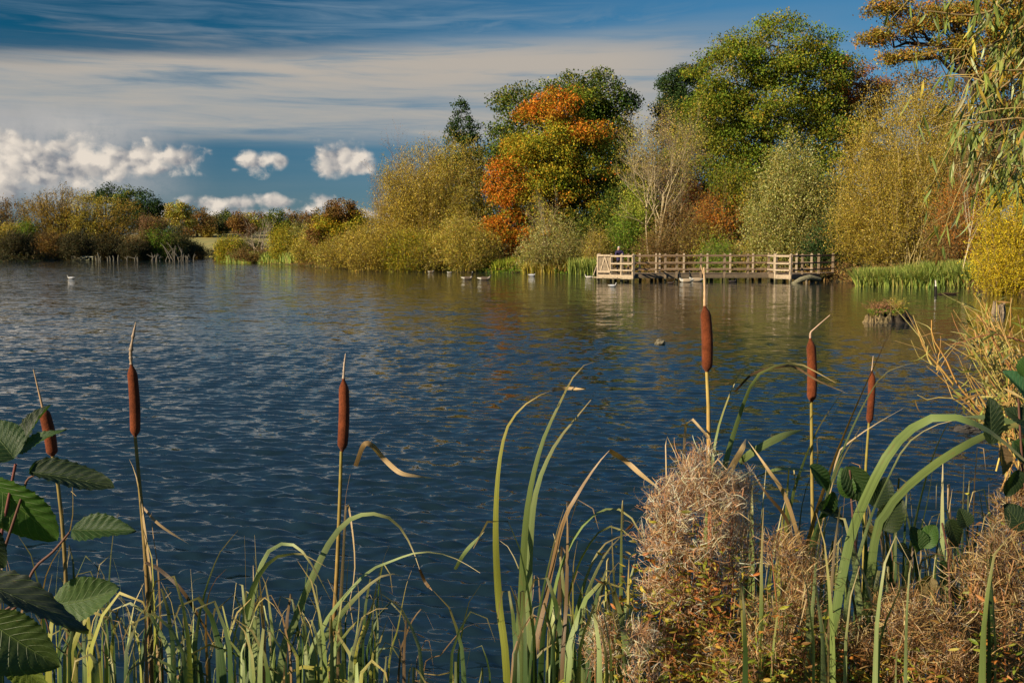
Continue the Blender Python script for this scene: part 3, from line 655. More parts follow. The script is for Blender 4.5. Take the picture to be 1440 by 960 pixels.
# --- far tree line across the meadow
FT=[(278,300,22,'brown','brown thorn tree left end of the far tree line'),(300,305,18,'mutedgreen','dull green tree in the far line above the meadow'),(316,300,17,'oakdark','dark round oak in the far line left of the twin rust trees'),(335,303,15,'farrust','first rust crown of the far tree line'),(350,304,14,'yellowgreen','yellowish crown in the far line above the bleached tree'),(366,303,14,'farrust','second rust crown of the far line behind the bleached tree'),(388,300,17,'oakdark','dark green oak in the middle of the far line'),(408,300,14,'brown','brown domed tree in the far line above the light willow'),(428,303,14,'farrust','reddish tree at the right end of the far line'),(445,302,16,'brown','dark brown tree half hidden by the orange young maple'),(470,300,18,'mutedgreen','dull tree behind the orange young maple'),(500,300,20,'brown','brown tree behind the left foot of the golden thicket'),(262,318,14,'farrust','russet bush where the far line meets the left wood'),(283,322,12,'brown','brown bush at the left edge of the pale meadow')]
for i,(x,y_,r_,pal,lab) in enumerate(FT):
    Df=262+(i%3)*14
    broadleaf('hedgerow_tree',lab,x,Df,[(x,y_+4,r_*0.9,r_*0.62),(x+r_*0.3,y_+14,r_,r_*0.7),(x-r_*0.4,y_+16,r_*0.8,r_*0.6)],pal,clump=1.3,leaf=0.45,npc=34,trunk_r=0.25,limbs=16,group='far line of trees beyond the meadow')
FB=[(288,329,'gold','tawny bush at the left side of the meadow'),(312,323,'mutedgreen','dark bush on top of the meadow'),(330,320,'farrust','red brown bush behind the middle of the meadow'),(345,322,'farpink','pinkish bush at the right of the meadow'),(378,322,'brown','brown bush under the middle oak of the far line'),(395,326,'farrust','rusty bush behind the light green willow'),(418,325,'mutedgreen','dark bush right of the light green willow')]
for i,(x,y_,pal,lab) in enumerate(FB):
    shrub('hawthorn_bush',lab,x,262+(i%3)*6,[(x,y_-5,13,6),(x+6,y_-3,12,6)],pal,stems=30,leaves=1800,leaf=0.36,group='bushes around the pale meadow',twigs=60)
# --- the overhanging oak at upper right
broadleaf('oak_tree','old oak with crooked dark limbs and russet leaves leaning in from the right',1475,54,
  [(1255,12,42,12),(1230,52,32,11),(1280,40,42,14),(1260,82,34,9),(1330,20,50,24),(1340,70,55,22),(1400,30,50,40),(1400,100,50,34),(1450,60,60,80),(1420,160,46,40,'brown'),(1480,150,60,60)],
  'oldoak',clump=0.42,leaf=0.14,npc=50,trunk_r=0.4,limbs=330,bark=(0.07,0.05,0.035),dens=1.1,flat=0.6,rlo=0.15,limb_f=0.32)
# ------------------------------------------------------------------ weeds, reeds and iris beds along the banks
def blades_at(xy,h,wd,lean=0.25,pal='green',name='reeds',label='',D_=None,tall_var=0.3):
    n=len(xy); z=height(xy[:,0],xy[:,1]); z=np.maximum(z,-0.15)
    hh=h*rng.uniform(1-tall_var,1+tall_var,n); a=rng.uniform(0,6.283,n); ln=lean*rng.random(n)*hh
    b=np.stack([xy[:,0],xy[:,1],z],1); s=np.stack([np.cos(a),np.sin(a),np.zeros(n)],1)
    dirn=np.stack([np.cos(a+1.2),np.sin(a+1.2),np.zeros(n)],1)
    p1=b+np.array([0,0,1])*hh[:,None]*0.55+dirn*ln[:,None]*0.3
    p2=b+np.array([0,0,1])*hh[:,None]+dirn*ln[:,None]
    W=wd*rng.uniform(0.6,1.3,n)[:,None]
    v=np.stack([b-s*W*0.5,b+s*W*0.5,p1+s*W*0.5,p1-s*W*0.5,p2+s*W*0.08,p2-s*W*0.08],1).reshape(-1,3)
    k=np.arange(n)[:,None]*6
    f=np.concatenate([k+[0,1,2,3],k+[3,2,4,5]])
    c=pick(PAL[pal],n); o=mesh(name,v,f,M['foliage'],fcol=np.concatenate([c,c]))
    return tag(o,label,'reeds',kind='stuff')
def shore_pts(px0,px1,n,inland,out=0.3,wide=True):
    """random points along the shoreline between two picture columns"""
    seg=[];
    for i in range(len(LK)-1):
        a,b=LK[i],LK[i+1]
        seg.append((a,b))
    pts=[]
    S=[(a,b) for a,b in seg if min(a[1],b[1])>30]
    ln=np.array([np.hypot(*(b-a)) for a,b in S]); 
    while len(pts)<n:
        m=4*n; i=rng.choice(len(S),m,p=ln/ln.sum()); t=rng.random(m)[:,None]
        A=np.array([s[0] for s in S])[i]; B=np.array([s[1] for s in S])[i]
        q=A+(B-A)*t; nrm=np.stack([-(B-A)[:,1],(B-A)[:,0]],1); nrm/=np.linalg.norm(nrm,axis=1)[:,None]
        q=q+nrm*rng.uniform(-inland,inland,m)[:,None]
        pxx=720+1440*q[:,0]/q[:,1]
        sd_=lake_sd(q[:,0],q[:,1]); ok=(pxx>px0)&(pxx<px1)&(sd_>-out)&(sd_<inland)
        pts.extend(q[ok].tolist())
    return np.array(pts[:n])
def weeds(px0,px1,n,inland,size,hmax,pal,name,label):
    q=shore_pts(px0,px1,n,inland); z=np.maximum(height(q[:,0],q[:,1]),0)
    lump=0.55+0.45*np.sin(q[:,0]*0.8+2*np.sin(q[:,1]*0.5))*np.sin(q[:,0]*2.1+1.0)
    pos=np.stack([q[:,0],q[:,1],z+hmax*rng.random(n)**1.3*lump+0.03],1)
    v,f=leaf_quads(pos,size*rng.uniform(0.5,1.4,n),0.35,axis=np.tile([0,0,1.0],(n,1)),spread=1.2)
    tag(mesh(name,v,f,M['foliage'],fcol=pick(PAL[pal],n)),label,'undergrowth',kind='stuff')
weeds(420,1210,26000,7,0.24,1.1,'brown','undergrowth','tangle of brown brambles and dead stems along the wooded bank')
weeds(540,850,5000,1.2,0.2,0.5,'green','bank_weeds','bright green weeds trailing into the water below the wood')
weeds(1180,1460,9000,4,0.16,0.8,'brown','undergrowth','russet undergrowth on the bank behind the iris bed')
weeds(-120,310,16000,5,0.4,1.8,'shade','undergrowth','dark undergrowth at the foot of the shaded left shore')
weeds(300,440,7000,5,0.26,0.8,'brown','undergrowth','low brown herbage on the headland')
def bed(px0,px1,py_of,n,h,wd,pal,label,depth,name='reed_bed',lean=0.5):
    px=rng.uniform(px0,px1,n); t=rng.random(n)
    base=np.array([G(a,py_of(a)+0.0)[:2] for a in px]); r=np.hypot(base[:,0],base[:,1])
    k=1+depth*t/r
    edge=np.minimum((px-px0)/(px1-px0),(px1-px)/(px1-px0)); 
    return blades_at(base*k[:,None],h,wd,lean,pal,name,label)
bed(1205,1368,lambda a:403+ (a-1205)*0.012,6500,1.0,0.05,'iris','bed of green iris blades between the jetty shore and the yellow willow',2.4,lean=1.0)
bed(305,418,lambda a:368+ (a-305)*0.04,3200,1.15,0.12,'iris','pale green reed bed fringing the headland',5)
bed(692,735,lambda a:383,700,0.9,0.06,'lime','bright green sedge tuft at the water under the orange boughs',1.5)
bed(800,836,lambda a:386,700,1.25,0.06,'iris','green sedge clump just left of the jetty',1.5)
bed(735,812,lambda a:384.5,1200,1.0,0.04,'olive','dry straw coloured grass fringe left of the jetty',1.5)
# ------------------------------------------------------------------ the timber jetty
def PX(px,D,z): return np.array([(px-720)/1440*D,D,z])
DECK=0.52; TOPZ=1.76
jet=empty('jetty',PX(960,67.5,0),'grey timber jetty with triple rails and two viewing bays over the water','jetty')
WD=(0.22,0.16,0.105); WD2=(0.37,0.29,0.20); DK=(0.16,0.12,0.08)
def jpost(px,D,top=TOPZ+0.06,w=0.13,col=WD,z0=-0.5,name='post',rz=0.0):
    m=MB(); p=PX(px,D,0); h=top-z0
    m.box((p[0],p[1],z0+h/2-0.03),(w,w,h-0.06),rz,col)
    # chamfered cap
    x=w/2; c=np.array([p[0],p[1],top-0.06])
    v=np.array([[-x,-x,0],[x,-x,0],[x,x,0],[-x,x,0],[-x*.5,-x*.5,.06],[x*.5,-x*.5,.06],[x*.5,x*.5,.06],[-x*.5,x*.5,.06]])+c
    m.add(v,[[4,5,6,7],[0,1,5,4],[1,2,6,5],[2,3,7,6],[3,0,4,7]],col)
    return m.build(name,M['timber'],jet)
def jrail(a,b,z,h=0.11,t=0.05,col=WD,name='rail',off=0.0):
    m=MB(); A=PX(a[0],a[1],z); B=PX(b[0],b[1],z); d=unit((B-A)[None])[0]
    o=np.array([d[1],-d[0],0])*off
    m.beam(A+o,B+o,t,h,col); return m.build(name,M['timber'],jet)
def rails(a,b,col=WD,off=0.10):
    for z,h in ((TOPZ-0.09,0.10),(1.20,0.09),(0.78,0.09)): jrail(a,b,z,h,0.05,col,off=off)
front=[(890,66.3),(935,66.4),(951,66.5),(985,66.7),(1018,66.9),(1051,67.1),(1080,67.3)]
back=[(899,69.0),(922,69.0),(927,69.4),(961,69.2),(994,69.3),(1026,69.4),(1058,69.5),(1088,69.6),(1119,69.7),(1140,69.8)]
bayL=[(841,65.6),(859,65.1),(874,64.6),(890,64.1)]
bayR=[(1080,67.3),(1090,65.4),(1111,64.4)]
endR=[(1111,64.4),(1150,67.6),(1170,70.5)]
for px,D in bayL+bayR[1:]: jpost(px,D,col=WD2,w=0.14,rz=0.4)
for px,D in front[1:]: jpost(px,D)
for px,D in back: jpost(px,D,w=0.11,col=WD2)
jpost(1150,67.6); jpost(1170,70.5,z0=0.3); jpost(1127,65.9,w=0.11)
jpost(883,66.2,w=0.11)
rails(bayL[1],bayL[2],WD2); rails(bayL[2],bayL[3],WD2); rails(bayL[3],(890,66.3))
rails(bayL[0],(843,69.0)); rails((843,69.0),back[0])
jpost(843,69.0)
WD_SHADE=(0.21,0.135,0.08)  # browner tone paints the unlit front of the middle rails into their colour
for i in range(len(front)-1): rails(front[i],front[i+1],WD_SHADE)
rails(bayR[0],bayR[1],WD2); rails(bayR[1],bayR[2],WD2)
rails((1111,64.4),(1150,67.6),(0.21,0.135,0.08)); rails((1150,67.6),(1170,70.5),(0.21,0.135,0.08))  # shore end rails carry the same painted-in shade tone
for i in range(len(back)-1):
    if i!=1: rails(back[i],back[i+1],off=-0.08)
rails(back[-1],(1175,71.5))
# gate-like panel of boards with crossed braces at the left end
gp=MB(); a=PX(841,65.6,0); b=PX(859,65.1,0)
for i in range(8):
    t=(i+0.5)/8; c=a+(b-a)*t; gp.box((c[0],c[1]-0.02,1.16),(0.085,0.03,1.16),0,np.array(WD2)*rng.uniform(0.75,1.1))
gp.build('board_panel',M['timber'],jet)
br=MB(); o=np.array([0,-0.06,0]); br.beam(a+(b-a)*.15+[0,0,.66]+o,a+(b-a)*.5+[0,0,1.62]+o,.03,.07,WD2); br.beam(a+(b-a)*.5+[0,-.04,1.62]+o,a+(b-a)*.88+[0,-.04,.66]+o,.03,.07,WD2)
br.build('brace',M['timber'],jet)
jrail(bayL[0],bayL[1],1.70,0.12,0.05,WD2,off=0.12); jrail(bayL[0],bayL[1],0.68,0.12,0.05,WD2,off=0.12)
# decks of planks, fascia boards, joists
def deck(poly,name='deck'):
    m=MB(); (a,b,c,d)=[PX(p[0],p[1],DECK) for p in poly]   # a,b front edge; d,c back edge
    L=np.linalg.norm(b-a); n=max(2,int(L/0.15))
    for i in range(n):
        t0=i/n; t1=(i+0.9)/n; g=rng.uniform(0.8,1.15); zz=rng.normal(0,0.004)
        q=[a+(b-a)*t0,a+(b-a)*t1,d+(c-d)*t1,d+(c-d)*t0]
        v=[p+[0,0,zz-0.04] for p in q]+[p+[0,0,zz] for p in q]
        m.add(v,[[3,2,1,0],[4,5,6,7],[0,1,5,4],[1,2,6,5],[2,3,7,6],[3,0,4,7]],np.array(WD)*0.9*g)
    return m.build(name,M['timber'],jet)
deck([(842,65.7),(889,64.25),(889,66.25),(842,67.4)]); deck([(843,67.5),(1150,68.3),(1140,69.7),(843,69.0)])
deck([(890,66.38),(1080,67.35),(1080,68.05),(890,67.55)]); deck([(1082,67.0),(1110,64.6),(1148,67.7),(1082,68.08)]); deck([(1152,68.0),(1176,70.6),(1176,72.4),(1141,69.8)])
for p,q,c in ((bayL[0],bayL[1],WD2),(bayL[1],bayL[3],WD2),(bayL[3],(890,66.3),DK),(front[0],front[-1],DK),(bayR[0],bayR[1],WD),(bayR[1],bayR[2],WD2),((1111,64.4),(1150,67.6),WD)):
    m=MB(); m.beam(PX(p[0],p[1]-0.0,DECK-0.16)+[0,-0.10,0],PX(q[0],q[1],DECK-0.16)+[0,-0.10,0],0.05,0.27,np.array(c)*0.95); m.build('fascia_board',M['timber'],jet)
for px,D in ((865,66.6),(900,67.5),(916,68.8),(929,67.6),(951,68.8),(967,67.6),(983,68.8),(1000,67.6),(1017,68.8),(1034,67.6),(1050,68.8),(1068,67.8),(1085,68.9),(1102,67.4),(1119,67.0),(1143,67.2),(850,67.8),(880,68.2)):
    jpost(px,D,top=DECK-0.03,w=0.19,col=DK,name='pile')
# low landing step round the left end
m=MB()
for i in range(3): m.beam(PX(833,65.4-i*0.13,0.33),PX(868,64.4-i*0.13,0.33),0.12,0.05,np.array(WD2)*rng.uniform(.85,1.1))
m.build('landing_step',M['timber'],jet)
for px,D in ((834,65.2),(848,64.8),(862,64.4)): jpost(px,D,top=0.34,w=0.10,col=WD2,name='step_leg')
m=MB(); m.beam(PX(834,65.8,0.4),PX(840,66.0,1.15),0.05,0.05,WD2); m.build('handrail',M['timber'],jet)

# ------------------------------------------------------------------ skinned figures
def skin_fig(name,verts,edges,radii,mat,parent=None,sub=2,colf=None,origin=None,flatx=None):
    me=bpy.data.meshes.new('tmp'); me.from_pydata([tuple(map(float,v)) for v in verts],edges,[]); me.update()
    ob=bpy.data.objects.new('tmp',me); COL.objects.link(ob)
    sk=ob.modifiers.new('s','SKIN'); sk.use_smooth_shade=True
    if not me.skin_vertices: 
        pass
    bpy.context.view_layer.update()
    sv=me.skin_vertices[0].data if me.skin_vertices else None
    if sv is None:
        bpy.context.view_layer.objects.active=ob; ob.select_set(True); bpy.ops.object.modifier_remove(modifier='s'); ob.modifiers.new('s','SKIN'); bpy.ops.mesh.customdata_skin_add(); sv=me.skin_vertices[0].data
    for i,r in enumerate(radii):
        r2=r if isinstance(r,tuple) else (r,r); sv[i].radius=r2; sv[i].use_root=(i==0)
    ss=ob.modifiers.new('u','SUBSURF'); ss.levels=sub; ss.render_levels=sub
    dg=bpy.context.evaluated_depsgraph_get(); ev=ob.evaluated_get(dg); m2=ev.to_mesh()
    nv=len(m2.vertices); co=np.empty(nv*3,np.float32); m2.vertices.foreach_get('co',co); co=co.reshape(-1,3).astype(float)
    fs=[list(p.vertices) for p in m2.polygons]; ev.to_mesh_clear()
    bpy.data.objects.remove(ob); bpy.data.meshes.remove(me)
    fs=[f if len(f)==4 else f+[f[-1]] for f in fs]
    fs=np.array([f for f in fs if len(set(f))==4])
    if parent is not None: co=co+np.array(parent.location)
    elif origin is not None: co=co+np.array(origin)
    vc=colf(co-(np.array(parent.location) if parent is not None else np.array(origin))) if colf else None
    return mesh(name,co,fs,mat,parent,vcol=vc,smooth=True,origin=origin)
M['plain']=attr_mat('feather_and_cloth',0.75,0.2)
# person leaning over the rail of the left bay, back bent, grey hair, navy jacket
pp_=PX(870.5,68.0,DECK)
pers=empty('person',pp_,'person in a dark navy jacket standing hunched at the rails of the left bay','person')
def pcol(v):
    c=np.tile([0.035,0.028,0.075],(len(v),1)); c[v[:,2]<0.86]=[0.012,0.012,0.016]; c[v[:,2]<0.09]=[0.02,0.014,0.01]
    skin=(v[:,2]>1.50); c[skin]=[0.42,0.24,0.17]
    hand=(v[:,1]<-0.44)&(v[:,2]<1.3); c[hand]=[0.42,0.24,0.17]; return c
V=[(0,0.02,0.93),(0.0,0.02,1.12),(-0.01,-0.03,1.32),(-0.02,-0.10,1.45),(-0.04,-0.15,1.52),(-0.055,-0.18,1.60),(-0.06,-0.19,1.68),
   (0.10,0.03,0.88),(0.11,0.0,0.48),(0.12,0.05,0.06),(0.13,-0.12,0.035),(-0.10,0.03,0.88),(-0.11,-0.03,0.48),(-0.12,0.03,0.06),(-0.14,-0.14,0.035),
   (0.17,-0.10,1.40),(0.24,-0.20,1.16),(0.17,-0.42,1.12),(0.12,-0.50,1.13),(-0.20,-0.12,1.40),(-0.28,-0.22,1.16),(-0.20,-0.42,1.12),(-0.15,-0.50,1.13)]
E=[(0,1),(1,2),(2,3),(3,4),(4,5),(5,6),(0,7),(7,8),(8,9),(9,10),(0,11),(11,12),(12,13),(13,14),(3,15),(15,16),(16,17),(17,18),(3,19),(19,20),(20,21),(21,22)]
Rr=[(0.17,0.13),(0.19,0.14),(0.20,0.14),(0.15,0.12),0.065,0.098,0.085,0.10,0.068,0.05,0.04,0.10,0.068,0.05,0.04,0.08,0.058,0.042,0.03,0.08,0.058,0.042,0.03]
skin_fig('body',V,E,Rr,M['plain'],pers,2,pcol)
# short grey hair and ears, nose
hv=MB(); hc=np.array(pp_)+[-0.057,-0.17,1.665]
th=np.linspace(0,1.5,7)[:,None]; ph=np.linspace(0,2*math.pi,15)[None,:]
hx=np.stack([0.094*np.sin(th)*np.cos(ph),0.105*np.sin(th)*np.sin(ph)+0.012,0.10*np.cos(th)+0*ph],-1).reshape(-1,3)+hc
hv.add(hx,grid_faces(7,15),(0.40,0.36,0.33)); hv.build('hair',M['plain'],pers,smooth=True)

# ------------------------------------------------------------------ water birds
def bird(label,cat,px,py,L,body,head,breast,rear=(0.38,0.36,0.3),neck=0.5,face=None,turn=1,group=None,up=1.0,name='goose'):
    g=G(px,py); root=empty(name,(g[0],g[1],0),label,cat,group)
    s=L; t=turn; nk=neck*s
    V=[(0,0,0.10*s),(0.22*s*t,0,0.11*s),(0.36*s*t,0,0.15*s),(0.40*s*t,0,0.15*s+nk*0.55),(0.42*s*t,0,0.13*s+nk),(0.47*s*t,0,0.14*s+nk*1.02),(0.55*s*t,0,0.12*s+nk),(-0.25*s*t,0,0.12*s),(-0.42*s*t,0,0.15*s),(-0.52*s*t,0,0.19*s)]
    E=[(0,1),(1,2),(2,3),(3,4),(4,5),(5,6),(0,7),(7,8),(8,9)]
    Rr=[(0.17*s,0.15*s),(0.16*s,0.14*s),(0.10*s,0.10*s),0.045*s,0.05*s,0.052*s,0.016*s,(0.16*s,0.13*s),(0.09*s,0.07*s),(0.03*s,0.02*s)]
    def cf(v):
        x=v[:,0]*t/s; z=v[:,2]/s
        c=np.tile(body,(len(v),1)).astype(float)
        c[x>0.22]=breast; c[(x<-0.22)&(z<0.2)]=rear
        c[(z>0.27)&(x>0.2)]=head
        if face: c[(z>0.10+neck*0.92)&(x>0.40)&(x<0.47)&(z<0.10+neck*1.08)]=face
        c[x>0.515]=(0.25,0.16,0.04) if head[0]>0.3 else (0.02,0.02,0.02)
        return c*rng.uniform(0.92,1.06,(len(v),1))
    skin_fig('body',V,E,Rr,M['plain'],root,2,cf)
    w_=MB()
    for sgn in (-1,1):
        u=np.linspace(0,1,7); c=np.stack([(0.16-0.62*u)*s*t,sgn*(0.135*s*np.sin(math.pi*np.clip(u*0.8+0.15,0,1))),(0.19+0.03*u)*s],1)
        hgt=0.075*s*np.sin(math.pi*np.clip(u*0.85+0.1,0,1))[:,None]
        v=np.concatenate([c+[0,0,1]*hgt+[0,-sgn*0.03*s,0],c+[0,sgn*0.022*s,0],c-[0,0,1]*hgt]); w_.add(v,grid_faces(3,7),np.array(body)*0.75)
    w_.build('wing',M['plain'],root,smooth=True)
    return root
BROWN=(0.11,0.08,0.055); BLK=(0.012,0.012,0.012); WHT=(0.42,0.40,0.35); GRY=(0.42,0.43,0.45)
bird('black necked goose leading, swimming right below the golden thicket','goose',681,394,0.95,BROWN,BLK,(0.3,0.24,0.18),neck=0.22,face=WHT,group='geese on the lake')
bird('upright black necked goose with pale rear, left of a second goose','goose',657,393,0.85,BROWN,BLK,(0.3,0.24,0.18),neck=0.5,face=WHT,group='geese on the lake')
bird('goose with raised neck under the middle of the jetty, left of the pair','goose',965,397,1.0,(0.35,0.27,0.18),BLK,WHT,neck=0.5,turn=-1,group='geese on the lake')
bird('goose under the middle of the jetty, right of the pair','goose',979,396,1.05,(0.35,0.27,0.18),BLK,WHT,neck=0.55,turn=-1,face=WHT,group='geese on the lake')
bird('white gull swimming alone on open water far from the left shore','gull',100,392,0.55,GRY,WHT,WHT,neck=0.28,turn=-1,group='gulls on the lake',name='gull')
bird('pale gull on the water below the grey green bush','gull',748,388,0.6,GRY,(0.05,0.04,0.04),WHT,neck=0.28,group='gulls on the lake',name='gull')
bird('white gull afloat just left of the jetty step','gull',828,391,0.6,(0.5,0.45,0.38),WHT,WHT,neck=0.28,turn=-1,group='gulls on the lake',name='gull')
bird('white gull swimming in front of the jetty landing step','gull',861,403,0.5,GRY,WHT,WHT,neck=0.28,group='gulls on the lake',name='gull')
bird('dark duck in front of the jetty left of the two geese','duck',943,399,0.45,(0.05,0.035,0.03),(0.02,0.03,0.03),(0.06,0.04,0.03),rear=(0.05,0.04,0.03),neck=0.28,group='ducks by the jetty',name='duck')
bird('black duck in front of the jetty right of the tall cattail tip','duck',1030,397,0.55,(0.03,0.025,0.022),(0.015,0.02,0.02),(0.04,0.03,0.03),rear=(0.04,0.03,0.03),neck=0.28,group='ducks by the jetty',name='duck')
bird('small brown duck close to the bank below the golden thicket','duck',606,383,0.55,(0.14,0.10,0.06),(0.05,0.05,0.04),(0.4,0.33,0.25),neck=0.28,group='ducks by the jetty',name='duck')
bird('small pale duck at the bank right of the brown one','duck',632,384,0.45,(0.3,0.27,0.22),(0.05,0.05,0.04),WHT,neck=0.28,turn=-1,group='ducks by the jetty',name='duck')

# ------------------------------------------------------------------ stumps, stones, driftwood, ruined staging
M['rot']=attr_mat('rotten_wood',0.9,0.1,noise_scale=14,noise_amt=0.6,bump=(18,0.8,0.03))
def stump_ring(root,c,r,h,col,name='trunk',seed=0,jag=0.35,flare=1.35,segs=64,wall=0.35):
    rs=np.random.default_rng(seed); a=np.linspace(0,2*math.pi,segs,endpoint=False)
    groove=1+0.10*np.sin(a*9+rs.uniform(0,6))+0.07*np.sin(a*17+rs.uniform(0,6))+rs.normal(0,0.03,segs)
    top=h*(1-jag*(0.5+0.5*np.sin(a*2+rs.uniform(0,6)))-0.5*jag*np.abs(np.sin(a*7+rs.uniform(0,6)))+rs.normal(0,0.07,segs))
    rows=[]
    for t,rr in ((-0.3,flare*1.05),(0.0,flare),(0.25,1.12),(0.6,1.0),(0.97,0.95)):
        rows.append(np.stack([c[0]+np.cos(a)*r*rr*groove,c[1]+np.sin(a)*r*rr*groove*0.8,c[2]+(top*t if t>0 else np.full(segs,t))],1))
    rows.append(np.stack([c[0]+np.cos(a)*r*(1-wall*0.5)*groove,c[1]+np.sin(a)*r*0.8*(1-wall*0.5)*groove,c[2]+top],1))
    rows.append(np.stack([c[0]+np.cos(a)*r*(1-wall),c[1]+np.sin(a)*r*0.8*(1-wall),c[2]+top*0.75],1))
    rows.append(np.stack([c[0]+np.cos(a)*r*0.05,c[1]+np.sin(a)*r*0.05,np.full(segs,c[2]+h*0.45)],1))
    v=np.concatenate(rows); n=len(rows); i=np.arange(n-1)[:,None]*segs; j=np.arange(segs)[None,:]; j2=(j+1)%segs
    f=np.stack([i+j,i+j2,i+segs+j2,i+segs+j],-1).reshape(-1,4)
    tone=np.tile(col,(len(f),1))*rs.uniform(0.6,1.5,(1,segs)).repeat(n-1,0).reshape(-1,1)
    return mesh(name,v,f,M['rot'],root,fcol=tone)
g=G(1254,453); st=empty('tree_stump',(g[0],g[1],0),'broad rotten hollow tree stump in the water with plants sprouting on top','tree stump')
stump_ring(st,(g[0],g[1],0),0.42,0.28,(0.028,0.022,0.016),seed=3,jag=0.5)
stump_ring(st,(g[0]-0.62,g[1]-0.05,0),0.20,0.27,(0.15,0.11,0.055),name='root_lump',seed=5,jag=0.5)
stump_ring(st,(g[0]-0.28,g[1]-0.22,0),0.17,0.33,(0.13,0.10,0.05),name='root_lump',seed=6,jag=0.5)
m=MB(); m.tube([(g[0]+0.30,g[1],0.40),(g[0]+0.45,g[1]-0.05,0.2),(g[0]+0.68,g[1]-0.1,-0.06)],[0.09,0.08,0.06],7,(0.07,0.06,0.045)); m.build('root',M['rot'],st,smooth=True)
sp_=empty('stump_plant',(g[0]-0.1,g[1],0.25),'reddish and yellow seedling tuft growing on top of the rotten stump','plant')
n=240; A=np.stack([g[0]+rng.uniform(-0.6,0.3,n),g[1]+rng.uniform(-0.2,0.2,n),np.full(n,0.28)],1)
B=A+np.stack([rng.normal(0,0.17,n)+0.06,rng.normal(0,0.15,n),rng.uniform(0.1,0.5,n)],1); B[:,2]-=np.abs(A[:,0]-g[0])*0.25
pt=paths_between(A,B,6,wig=0.03); v,f=tubes_batch(pt,np.linspace(1,.4,6)[None]*np.full((n,1),0.006),3)
mesh('stems',v,f,M['bark'],sp_,fcol=np.repeat(np.where((A[:,0]>g[0]-0.1)[:,None],[0.34,0.25,0.07],[0.32,0.15,0.09]),len(f)//n,0))
n2=3200; i=rng.integers(0,n,n2); j=rng.integers(1,6,n2); pos=pt[i,j]+rng.normal(0,0.03,(n2,3)); v,f=leaf_quads(pos,0.05,0.45)
cc=np.where((A[i,0]>g[0]-0.1)[:,None],pick(PAL['olive'],n2),pick(PAL['brown'],n2)); low=pos[:,2]<0.42; cc[low]=pick(PAL['green'],low.sum()); mesh('leaves',v,f,M['foliage'],sp_,fcol=cc)
g=G(1404,441); st=empty('tree_stump',(g[0],g[1],0),'small pale upright stump in the water near the right edge','tree stump')
stump_ring(st,(g[0],g[1],0),0.19,0.42,(0.20,0.15,0.10),seed=9,jag=0.3,flare=1.1)
def rock(label,px,py,sz,col,cat='stone',name='stone',seed=1):
    g=G(px,py); rs=np.random.default_rng(seed); th=np.linspace(0.0,math.pi,9)[:,None]; ph=np.linspace(0,2*math.pi,15)[None,:]
    d=np.stack([np.sin(th)*np.cos(ph),np.sin(th)*np.sin(ph),np.cos(th)+0*ph],-1).reshape(-1,3)
    k=1+0.16*np.sin(d@rs.normal(0,3,3)+1)+0.12*np.sin(d@rs.normal(0,5,3))
    v=np.round(d*k[:,None]*3.2)/3.2*0.45+d*k[:,None]*0.55
    v=v*np.array(sz)+[g[0],g[1],sz[2]*0.25]
    o=mesh(name,v,grid_faces(9,15),M['rot'],None,fcol=np.tile(col,(8*14,1)),origin=(g[0],g[1],0)); return tag(o,label,cat)
rock('small dark angular stone breaking the open water between two cattails',928,484,(0.13,0.10,0.11),(0.14,0.12,0.08),seed=4)
rock('low dark stone in the water behind the broad green blades at the right',1362,606,(0.16,0.10,0.06),(0.05,0.045,0.04),seed=8)
g=G(1136,398); lg=empty('fallen_log',(g[0],g[1],0),'mossy grey fallen log under the shore end of the jetty','log')
m=MB(); m.tube([(g[0]-1.1,g[1]-.4,-0.1),(g[0]-.5,g[1]-.2,0.22),(g[0]+.1,g[1],0.36),(g[0]+.9,g[1]+.5,0.2)],[0.14,0.17,0.19,0.14],8,(0.20,0.18,0.11)); m.build('trunk',M['rot'],lg,smooth=True)
m=MB(); m.tube([(g[0]-.1,g[1],0.3),(g[0]-.2,g[1]-.4,0.02),(g[0]-.2,g[1]-.6,-.1)],[0.08,0.06,0.04],6,(0.16,0.13,0.09)); m.build('branch',M['rot'],lg,smooth=True)
g=G(1316,413); p_=empty('post',(g[0],g[1],0),'short broken black and white post standing in the water before the iris bed','post')
m=MB(); m.tube([(g[0],g[1],-.2),(g[0],g[1],.22),(g[0]-.01,g[1],.36)],[.075,.07,.05],8,(0.02,0.018,0.015)); m.build('lower_part',M['rot'],p_,smooth=True)
m=MB(); m.tube([(g[0]-.01,g[1],.34),(g[0]-.02,g[1],.52),(g[0]-.04,g[1],.66)],[.045,.035,.03],7,(0.5,0.47,0.4)); m.build('bleached_top',M['rot'],p_,smooth=True)
g=G(1332,414); lg=empty('sunken_log',(g[0],g[1],0),'thin dark sunken log lying level in the water right of the broken post','log')
m=MB(); m.tube([(g[0]-.45,g[1],.02),(g[0],g[1],.045),(g[0]+.4,g[1]+.1,.03),(g[0]+.62,g[1]+.1,0.07)],[.035,.05,.045,.02],7,(0.05,0.03,0.02)); m.build('trunk',M['rot'],lg,smooth=True)
g=G(1196,385,0.35); lg=empty('fallen_log',(g[0],g[1],0),'pale fallen branch lying on the bank between jetty and iris bed','log')
m=MB(); m.tube([(g[0]-1.0,g[1],.55),(g[0],g[1]+.1,.72),(g[0]+1.3,g[1]+.3,.85)],[.05,.08,.06],7,(0.42,0.31,0.2)); m.build('trunk',M['rot'],lg,smooth=True)
